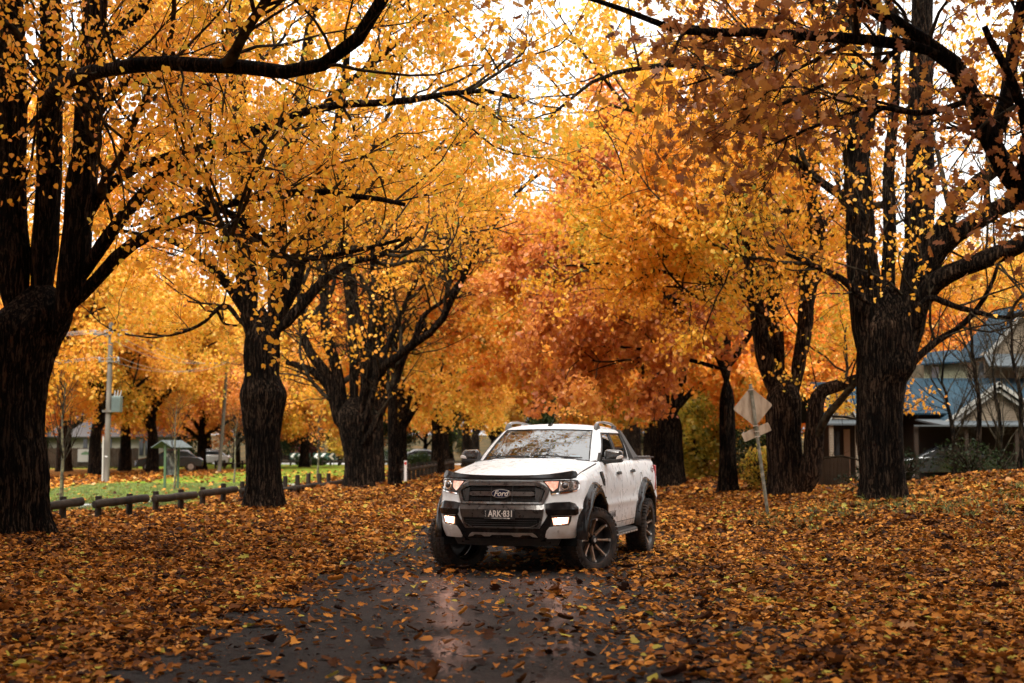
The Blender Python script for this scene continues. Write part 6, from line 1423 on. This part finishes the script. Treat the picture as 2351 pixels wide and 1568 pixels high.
def sapling(label, px, py, h, seed, leafn=0, kind='orange', r=.035, group='bare saplings in the park', spread=(.35, 1.0), n1=26):
    rng = np.random.default_rng(seed); g = world_g(px, py); root = empty('bare_sapling', g, 0, label, 'sapling', group)
    tr_ = resample([[0, 0, -.1], [.03, 0, h * .35], [-.02, .02, h * .7], [.03, 0, h]], 12); tr_[2:] += np.cumsum(rng.normal(0, .012, (10, 3)), 0)
    TP = tr_[None]; TR = np.linspace(r, r * .2, 12)[None]; P1, R1_ = grow(rng, TP, TR, n1, .33, spread[0] * h * .4, spread[1] * h * .55, (25, 50), 8, .10, .10, r * .45, .25); P2, R2_ = grow(rng, P1, R1_, 6, .2, .1 * h, .25 * h, (20, 60), 5, .15, .06, r * .2, .4)
    V, F = tubes(TP, TR, 10, rng, .05); link('trunk', np_mesh('trunk', V, F, 4), mat('sapling_bark', (.09, .085, .05), .85, build=noise_color(9, [(.4, (.035, .03, .02)), (.65, (.17, .16, .08))])), root, 60)
    V, F = merge([tubes(P1, R1_, 5), tubes(P2, R2_, 3)]); link('branches', np_mesh('branches', V, F, 4), TWIG, root, 60)
    if leafn: src = P2.reshape(-1, 3); C = src[rng.integers(0, len(src), leafn)] + rng.normal(0, .06, (leafn, 3)); leaf_obj('leaves', rng, C, .12, LM[kind], root, .5, .3, None, 'kite', .8)
sapling('bare sapling with a mossy stem behind the partly hidden log barrier', 146, 1158, 3.3, 401, r=.06); sapling('bare sapling standing beside the notice board', 404, 1128, 3.0, 402, r=.045)
sapling('thin bare sapling with a pale stem left of the collared trunk', 540, 1109, 2.9, 403, r=.05); sapling('far sapling with a few orange leaves in front of the chevron signs', 731, 1096, 3.6, 404, 260, 'orange', r=.06)
for px, d_, h, sd_, lb in ((2240, 39, 6.2, 411, 'bare dark tree in front of the gable of the big house'), (2185, 40, 4.2, 412, 'thin bare tree before the blue lower roof'), (2335, 38, 5.5, 413, 'bare dark tree at the right edge before the big house'), (2290, 41, 4.5, 414, 'slender bare tree between the two gables of the big house')):
    x = (px - 1175.5) / FPX * d_; py = 1028 + (1.52 - terrain(x, d_)) * FPX / d_
    rng = np.random.default_rng(sd_); root = empty('bare_tree', (x, d_, terrain(x, d_)), 0, lb, 'bare tree', 'bare trees before the big house')
    tr_ = resample([[0, 0, -.1], [.1, 0, h * .35], [-.1, .1, h * .7], [.15, 0, h]], 14); tr_[2:] += np.cumsum(rng.normal(0, .03, (12, 3)), 0); TP = tr_[None]; TR = np.linspace(.085, .015, 14)[None]
    P1, R1_ = grow(rng, TP, TR, 22, .15, 1.0, 2.4, (20, 50), 9, .10, .07, .03, .25); P2, R2_ = grow(rng, P1, R1_, 7, .2, .4, 1.0, (20, 60), 5, .15, .05, .010, .4); P3, R3_ = grow(rng, P2, R2_, 3, .2, .2, .5, (20, 60), 3, .15, .0, .005, .5)
    V, F = tubes(TP, TR, 10, rng, .05); link('trunk', np_mesh('trunk', V, F, 4), BARK, root, 60); V, F = merge([tubes(P1, R1_, 5), tubes(P2, R2_, 3), tubes(P3, R3_, 3)]); link('branches', np_mesh('branches', V, F, 4), TWIG, root, 60)
# ================================================================ houses and parked cars
def corr(c1, c2, axis_='x', scale=26):
    def f(nt, b):
        tc = N(nt, 'ShaderNodeTexCoord'); wv = N(nt, 'ShaderNodeTexWave', Scale=scale / 6.28 * 1.0); wv.bands_direction = axis_.upper(); nt.links.new(tc.outputs['Object'], wv.inputs['Vector'])
        n = N(nt, 'ShaderNodeTexNoise', Scale=1.2, Detail=6); nt.links.new(tc.outputs['Object'], n.inputs['Vector']); r = ramp(nt, [(.3, c1), (.7, c2)]); nt.links.new(n.outputs['Fac'], r.inputs['Fac']); nt.links.new(r.outputs['Color'], b.inputs['Base Color'])
        bp = N(nt, 'ShaderNodeBump', Strength=1.0, Distance=.03); nt.links.new(wv.outputs['Fac'], bp.inputs['Height']); nt.links.new(bp.outputs['Normal'], b.inputs['Normal'])
    return f
BLUEROOF = mat('blue_iron_roof', (.08, .15, .2), .7, spec=.05, build=corr((.013, .030, .045), (.024, .048, .066)))
CREAM = mat('cream_boards', (.50, .40, .27), .7, build=corr((.11, .082, .052), (.155, .118, .076), 'z', 34)); GREENISH = mat('pale_green_boards', (.42, .40, .24), .7, build=corr((.10, .10, .058), (.135, .13, .078), 'z', 34))
TRIM = mat('white_trim', (.19, .185, .165), .7); DKWIN = mat('dark_window', (.02, .022, .025), .1, spec=.7); BRDS = mat('brown_boards', (.04, .027, .018), .9, spec=.05, build=corr((.024, .015, .010), (.06, .038, .024), 'x', 50)); BRNWALL = mat('brown_wall', (.022, .016, .012), .9, spec=.1); TINV = mat('old_tin', (.05, .058, .062), .7, spec=.1)
def hx(px, d=50): return (px - 1175.5) / FPX * d
def hz(py, d=50): return 1.52 + (1028 - py) / FPX * d
def hbox(name, x0, x1, y0, y1, z0, z1, m, root, bev=0):
    bm = bmesh.new(); o0 = root.location; box(bm, ((x0 + x1) / 2 - o0.x, (y0 + y1) / 2 - o0.y, (z0 + z1) / 2 - o0.z), (x1 - x0, y1 - y0, z1 - z0)); return bm_obj(name, bm, m, root, 30, bevel=bev)
def gable(name, root, x0, x1, zb, za, y0, y1, m, xa=None):
    """triangular prism facing the camera"""
    bm = bmesh.new(); o0 = root.location; xa = (x0 + x1) / 2 if xa is None else xa; prism(bm, [(x0 - o0.x, zb - o0.z), (x1 - o0.x, zb - o0.z), (xa - o0.x, za - o0.z)], 1, y0 - o0.y, y1 - o0.y); return bm_obj(name, bm, m, root, 0)
def slope(name, root, pts, th, m):
    """roof sheet through four corner points, with thickness"""
    bm = bmesh.new(); o0 = root.location; q = [Vector(p) - o0 for p in pts]; n = (q[1] - q[0]).cross(q[-1] - q[0]).normalized(); n = n if n.z > 0 else -n
    A = [bm.verts.new(p) for p in q]; B_ = [bm.verts.new(p - n * th) for p in q]; bm.faces.new(A); bm.faces.new(B_[::-1])
    for k in range(len(q)): bm.faces.new((A[k], A[(k + 1) % len(q)], B_[(k + 1) % len(q)], B_[k]))
    return bm_obj(name, bm, m, root, 0)
def barge(root, a, b_, w_, m=TRIM):
    bm = bmesh.new(); o0 = root.location; a = Vector(a) - o0; b_ = Vector(b_) - o0; d_ = (b_ - a).normalized(); up = Vector((-d_.z, 0, d_.x)); up = up if up.z > 0 else -up
    A = [a - up * w_, b_ - up * w_, b_, a]; prism(bm, [(p.x, p.z) for p in A], 1, a.y - .04, a.y + .02); return bm_obj('barge_board', bm, m, root, 0)
# cottage with the small gable
h1 = empty('cottage', (12.2, 51, terrain(12.2, 50)), 0, 'small weatherboard cottage with a blue iron roof and one steep little gable', 'house'); g0 = h1.location.z
x0, x1 = hx(1889), hx(2010); hbox('wall', x0 + .4, x1, 50.6, 54.5, g0, hz(968), BRNWALL, h1)
slope('roof', h1, [(x0 - .1, 50.2, hz(962)), (x1 + .6, 50.2, hz(962)), (x1 + .3, 53, hz(868)), (x0 + .2, 53, hz(868))], .05, BLUEROOF)
slope('roof', h1, [(x0 - .1, 55.8, hz(962)), (x1 + .6, 55.8, hz(962)), (x1 + .3, 53, hz(868)), (x0 + .2, 53, hz(868))], .05, BLUEROOF)
ga, gb, gc = hx(1904), hx(1962), hx(1934); za = hz(893); zb = hz(962)
gable('gable', h1, ga, gb, zb, za - .05, 49.9, 50.3, CREAM, gc)
slope('roof', h1, [(ga - .12, 49.8, zb - .05), (ga - .12, 52.8, zb - .05), (gc, 52.8, za + .05), (gc, 49.8, za + .05)], .05, BLUEROOF); slope('roof', h1, [(gb + .12, 49.8, zb - .05), (gb + .12, 52.8, zb - .05), (gc, 52.8, za + .05), (gc, 49.8, za + .05)], .05, BLUEROOF)
barge(h1, (ga - .14, 49.78, zb - .08), (gc, 49.78, za + .05), .10); barge(h1, (gc, 49.78, za + .05), (gb + .14, 49.78, zb - .08), .10)
slope('veranda_roof', h1, [(x0 - .2, 48.6, hz(972, 48.6)), (x1 + .2, 48.6, hz(972, 48.6)), (x1 + .2, 50.4, hz(960)), (x0 - .2, 50.4, hz(960))], .06, TINV)
for px in (1906, 1966): hbox('veranda_post', hx(px, 48.8) - .07, hx(px, 48.8) + .07, 48.7, 48.84, g0, hz(975, 48.8), CREAM, h1)
w1 = hbox('window', hx(1918), hx(1934), 50.55, 50.62, g0 + .7, hz(990), DKWIN, h1); hbox('sill', hx(1916), hx(1936), 50.50, 50.62, g0 + .62, g0 + .695, TRIM, w1)
hbox('door', hx(1944), hx(1958), 50.55, 50.62, g0, hz(985), mat('timber_door', (.20, .12, .07), .6), h1)
fb = empty('board_fence', (hx(1877, 44), 44, terrain(hx(1877, 44), 44)), 0, 'brown paling fence in front of the small cottage', 'fence'); nfp = 16
for k in range(nfp):
    xx = k * .072 * .85; bm = bmesh.new(); box(bm, (xx, 0, .42 + .01 * (k % 3)), (.056, .02, .98)); bm_obj('paling', bm, BRDS, fb, 0)
bm = bmesh.new(); box(bm, (.45, .03, .7), (.98, .03, .07)); bm_obj('rail', bm, BRDS, fb, 0)
# big house
h2 = empty('big_house', (17.5, 53, terrain(17, 50)), 0, 'large cream house with several blue iron roofs and white barge boards behind the knotted trunk', 'house'); g0 = h2.location.z
xa, xb = hx(2083), hx(2500); ze = hz(949)
hbox('wall', xa + .5, xb, 50.4, 57, g0, ze, BRNWALL, h2)
slope('roof', h2, [(xa, 49.6, ze), (xb, 49.6, ze), (xb, 53.5, hz(868, 53.5)), (hx(2160), 53.5, hz(868, 53.5))], .06, BLUEROOF); slope('roof', h2, [(xa, 49.6, ze), (xa, 57.4, ze), (hx(2160), 53.5, hz(868, 53.5))], .06, BLUEROOF)
# carport / veranda below with open dark inside
slope('veranda_roof', h2, [(hx(2096), 46.6, hz(975, 46.6)), (hx(2500), 46.6, hz(975, 46.6)), (hx(2500), 49.8, hz(962, 49.8)), (hx(2096), 49.8, hz(962, 49.8))], .06, TINV)
hbox('gutter', hx(2096, 46.6), hx(2500, 46.6), 46.5, 46.6, hz(979, 46.6), hz(975.5, 46.6), TINV, h2)
for px in (2100, 2215, 2330): hbox('veranda_post', hx(px, 46.8) - .06, hx(px, 46.8) + .06, 46.7, 46.82, g0, hz(980, 46.8), BRNWALL, h2)
# front gable
ga, gb, gc = hx(2162, 48.8), hx(2420, 48.8), hx(2289, 48.8); zb = hz(968, 48.8); za = hz(878, 48.8)
gable('gable', h2, ga + .1, gb - .1, zb, za - .15, 48.9, 49.2, CREAM, gc)
for s, xe in ((-1, ga), (1, gb)):
    slope('roof', h2, [(xe, 48.6, zb - .02), (xe, 52.5, zb - .02), (gc, 52.5, za), (gc, 48.6, za)], .06, BLUEROOF); barge(h2, (xe, 48.58, zb), (gc, 48.58, za + .03), .13); barge(h2, (xe + (gc - xe) * .14, 48.70, zb - .02), (gc, 48.70, za - .20), .10)
# upper storey left
ua, ub = hx(2133, 53), hx(2234, 53); hbox('upper_wall', ua, ub, 53.6, 57, hz(900, 53), hz(832, 53), GREENISH, h2)
slope('roof', h2, [(ua - .2, 53.3, hz(834, 53)), (ub + .1, 53.3, hz(826, 53)), (ub + .1, 55.2, hz(792, 53)), (hx(2170, 53), 55.2, hz(800, 53))], .06, BLUEROOF)
uw = hbox('window', hx(2150, 53), hx(2166, 53), 53.53, 53.60, hz(866, 53), hz(840, 53), DKWIN, h2); hbox('frame', hx(2148, 53), hx(2168, 53), 53.50, 53.58, hz(869, 53), hz(865.5, 53), TRIM, uw)
# tall gable at the right edge
ta, tb, tc_ = hx(2236, 54), hx(2480, 54), hx(2370, 54); hbox('upper_wall', hx(2268, 54), tb, 54.2, 58, hz(905, 54), hz(815, 54), CREAM, h2)
gable('gable', h2, hx(2262, 54), tb, hz(815, 54), hz(700, 54), 54.1, 54.6, CREAM, tc_)
slope('roof', h2, [(ta + .4, 53.9, hz(818, 54)), (ta + .4, 58, hz(818, 54)), (tc_, 58, hz(690, 54)), (tc_, 53.9, hz(690, 54))], .06, BLUEROOF); slope('roof', h2, [(tb, 53.9, hz(818, 54)), (tb, 58, hz(818, 54)), (tc_, 58, hz(690, 54)), (tc_, 53.9, hz(690, 54))], .06, BLUEROOF)
slope('roof', h2, [(ta, 52.2, hz(842, 53)), (hx(2500, 53), 52.2, hz(842, 53)), (hx(2500, 53), 54.0, hz(812, 54)), (ta + .4, 54.0, hz(812, 54))], .05, TINV)
barge(h2, (ta + .38, 53.86, hz(818, 54)), (tc_, 53.86, hz(690, 54) + .03), .14); uw = hbox('window', hx(2250, 54), hx(2262, 54), 54.1, 54.19, hz(880, 54), hz(830, 54), DKWIN, h2); hbox('frame', hx(2263, 54), hx(2266, 54), 54.08, 54.19, hz(885, 54), hz(828, 54), TRIM, uw)
# houses across the park on the left
h3 = empty('park_house', (-33, 118, terrain(-33, 118)), 0, 'low cream house with dark windows and dark roof far across the park', 'house'); g0 = h3.location.z
hbox('wall', -38, -28.6, 117, 124, g0, 2.5, mat('pale_render', (.12, .11, .085), .8), h3)
slope('roof', h3, [(-38.6, 116.4, 2.45), (-28, 116.4, 2.45), (-30, 120.5, 4.4), (-36.5, 120.5, 4.4)], .1, mat('dark_tiles', (.05, .045, .045), .8)); slope('roof', h3, [(-38.6, 124.6, 2.45), (-28, 124.6, 2.45), (-30, 120.5, 4.4), (-36.5, 120.5, 4.4)], .1, mat('dark_tiles'))
slope('roof', h3, [(-28, 116.4, 2.45), (-28, 124.6, 2.45), (-30, 120.5, 4.4)], .1, mat('dark_tiles'))
for x in (-30.4, -29.9, -29.4, -33, -35): w_ = hbox('window', x - .17, x + .17, 116.93, 116.99, g0 + .9, 2.25, DKWIN, h3)
h4 = empty('park_house', (-42, 112, terrain(-42, 112)), 0, 'dark timber house behind the paling fence at the far left', 'house'); hbox('wall', -47, -38.6, 111, 118, h4.location.z, 2.8, BRNWALL, h4); slope('roof', h4, [(-47.6, 110.4, 2.75), (-38, 110.4, 2.75), (-38, 114.5, 4.6), (-47.6, 114.5, 4.6)], .1, mat('dark_tiles')); slope('roof', h4, [(-47.6, 118.6, 2.75), (-38, 118.6, 2.75), (-38, 114.5, 4.6), (-47.6, 114.5, 4.6)], .1, mat('dark_tiles'))
pf = empty('paling_fence', (-38, 106, terrain(-38, 106)), 0, 'long dark paling fence on the far side of the park', 'fence')
bm = bmesh.new()
for k in range(88): box(bm, (-2 + k * .14, 0, .72 + .02 * (k % 3)), (.125, .02, 1.5))
bm_obj('palings', bm, BRDS, pf, 0); sb = empty('site_board', (-36.1 + 2.6, 105.8, terrain(-34, 105.8)), 0, 'small white board fixed on the dark paling fence', 'sign board'); bm = bmesh.new(); box(bm, (1.9, 0, .95), (1.2, .03, .95)); bm_obj('board', bm, TRIM, sb, 0); bm = bmesh.new(); prism(bm, [(1.55, 1.0), (2.25, 1.0), (2.25, 1.12), (1.9, 1.28), (1.55, 1.12)], 1, -.022, -.017); bm_obj('emblem', bm, GREENP, sb, 0)
def car(label, x, y, rz_, color, name='parked_car', s=1.0):
    root = empty(name, (x, y, terrain(x, y)), rz_, label, 'car', 'cars parked far away'); root.scale = (s, s, s)
    pm = mat('car_paint_%d' % int(color[0] * 1000), color, .25, metal=.2, coat=.8)
    prof = [(-2.1, .35), (-2.15, .75), (-1.9, .90), (-1.2, .96), (.9, .95), (1.9, .78), (2.1, .55), (2.1, .32)]
    def loft(rows, m, nm, par):
        bm = bmesh.new(); R_ = []
        for yv, pr in rows: R_.append([bm.verts.new((a, yv, b_)) for a, b_ in pr])
        for a, c in zip(R_, R_[1:]):
            for q in range(len(a)): bm.faces.new((a[q], a[(q + 1) % len(a)], c[(q + 1) % len(a)], c[q]))
        bm.faces.new(R_[0]); bm.faces.new(R_[-1][::-1]); return bm_obj(nm, bm, m, par, 35, bevel=.03)
    sh = lambda k, dz: [(a * k, b_ + dz) for a, b_ in prof]
    loft([(-.88, sh(.96, 0)), (-.80, sh(1, .02)), (.80, sh(1, .02)), (.88, sh(.96, 0))], pm, 'body', root)
    gh = [(-1.75, .93), (-1.2, 1.38), (.1, 1.42), (.95, .94)]; loft([(-.74, [(a * .98, b_) for a, b_ in gh[:1]] + [(-1.15, 1.30), (.08, 1.33), (.93, .94)]), (-.62, gh), (.62, gh), (.74, [(-1.72, .93), (-1.15, 1.30), (.08, 1.33), (.93, .94)])], DKWIN, 'windows', root)
    bm = bmesh.new(); box(bm, (-.52, 0, 1.42), (1.25, 1.18, .03)); bm_obj('roof', bm, pm, root, 30, bevel=.01)
    for xx in (-1.35, 1.3):
        for yy in (-.80, .80):
            bm = bmesh.new(); cyl(bm, (xx, yy - .1, .32), (xx, yy + .1, .32), .32, .32, 24); wl = bm_obj('wheel', bm, RUBBER, root, 40, bevel=.02); bm = bmesh.new(); cyl(bm, (xx, yy - .105, .32), (xx, yy + .105, .32), .19, .19, 20); bm_obj('rim', bm, SILVER, wl, 40)
    for yy in (-.62, .62): bm = bmesh.new(); box(bm, (2.06, yy, .66), (.10, .34, .13)); bm_obj('headlight', bm, LAMPGLASS, root, 30, bevel=.02); bm = bmesh.new(); box(bm, (-2.1, yy, .74), (.08, .30, .14)); bm_obj('tail_light', bm, REDLENS, root, 30, bevel=.02)
car('dark parked car partly hidden behind the notice board', -21.9, 91, R(195), (.03, .035, .04)); car('white car whose roof shows over the clipped hedge', -24.9, 116, R(180), (.42, .42, .41)); car('dark car under the carport roof of the big house', 14.7, 49.0, R(172), (.02, .025, .028), s=.85)
car('distant blue grey car left of the pickup mirror', -8.0, 118, R(185), (.10, .14, .18)); car('distant white car on the pale side road', -11.5, 136, R(176), (.42, .42, .41))
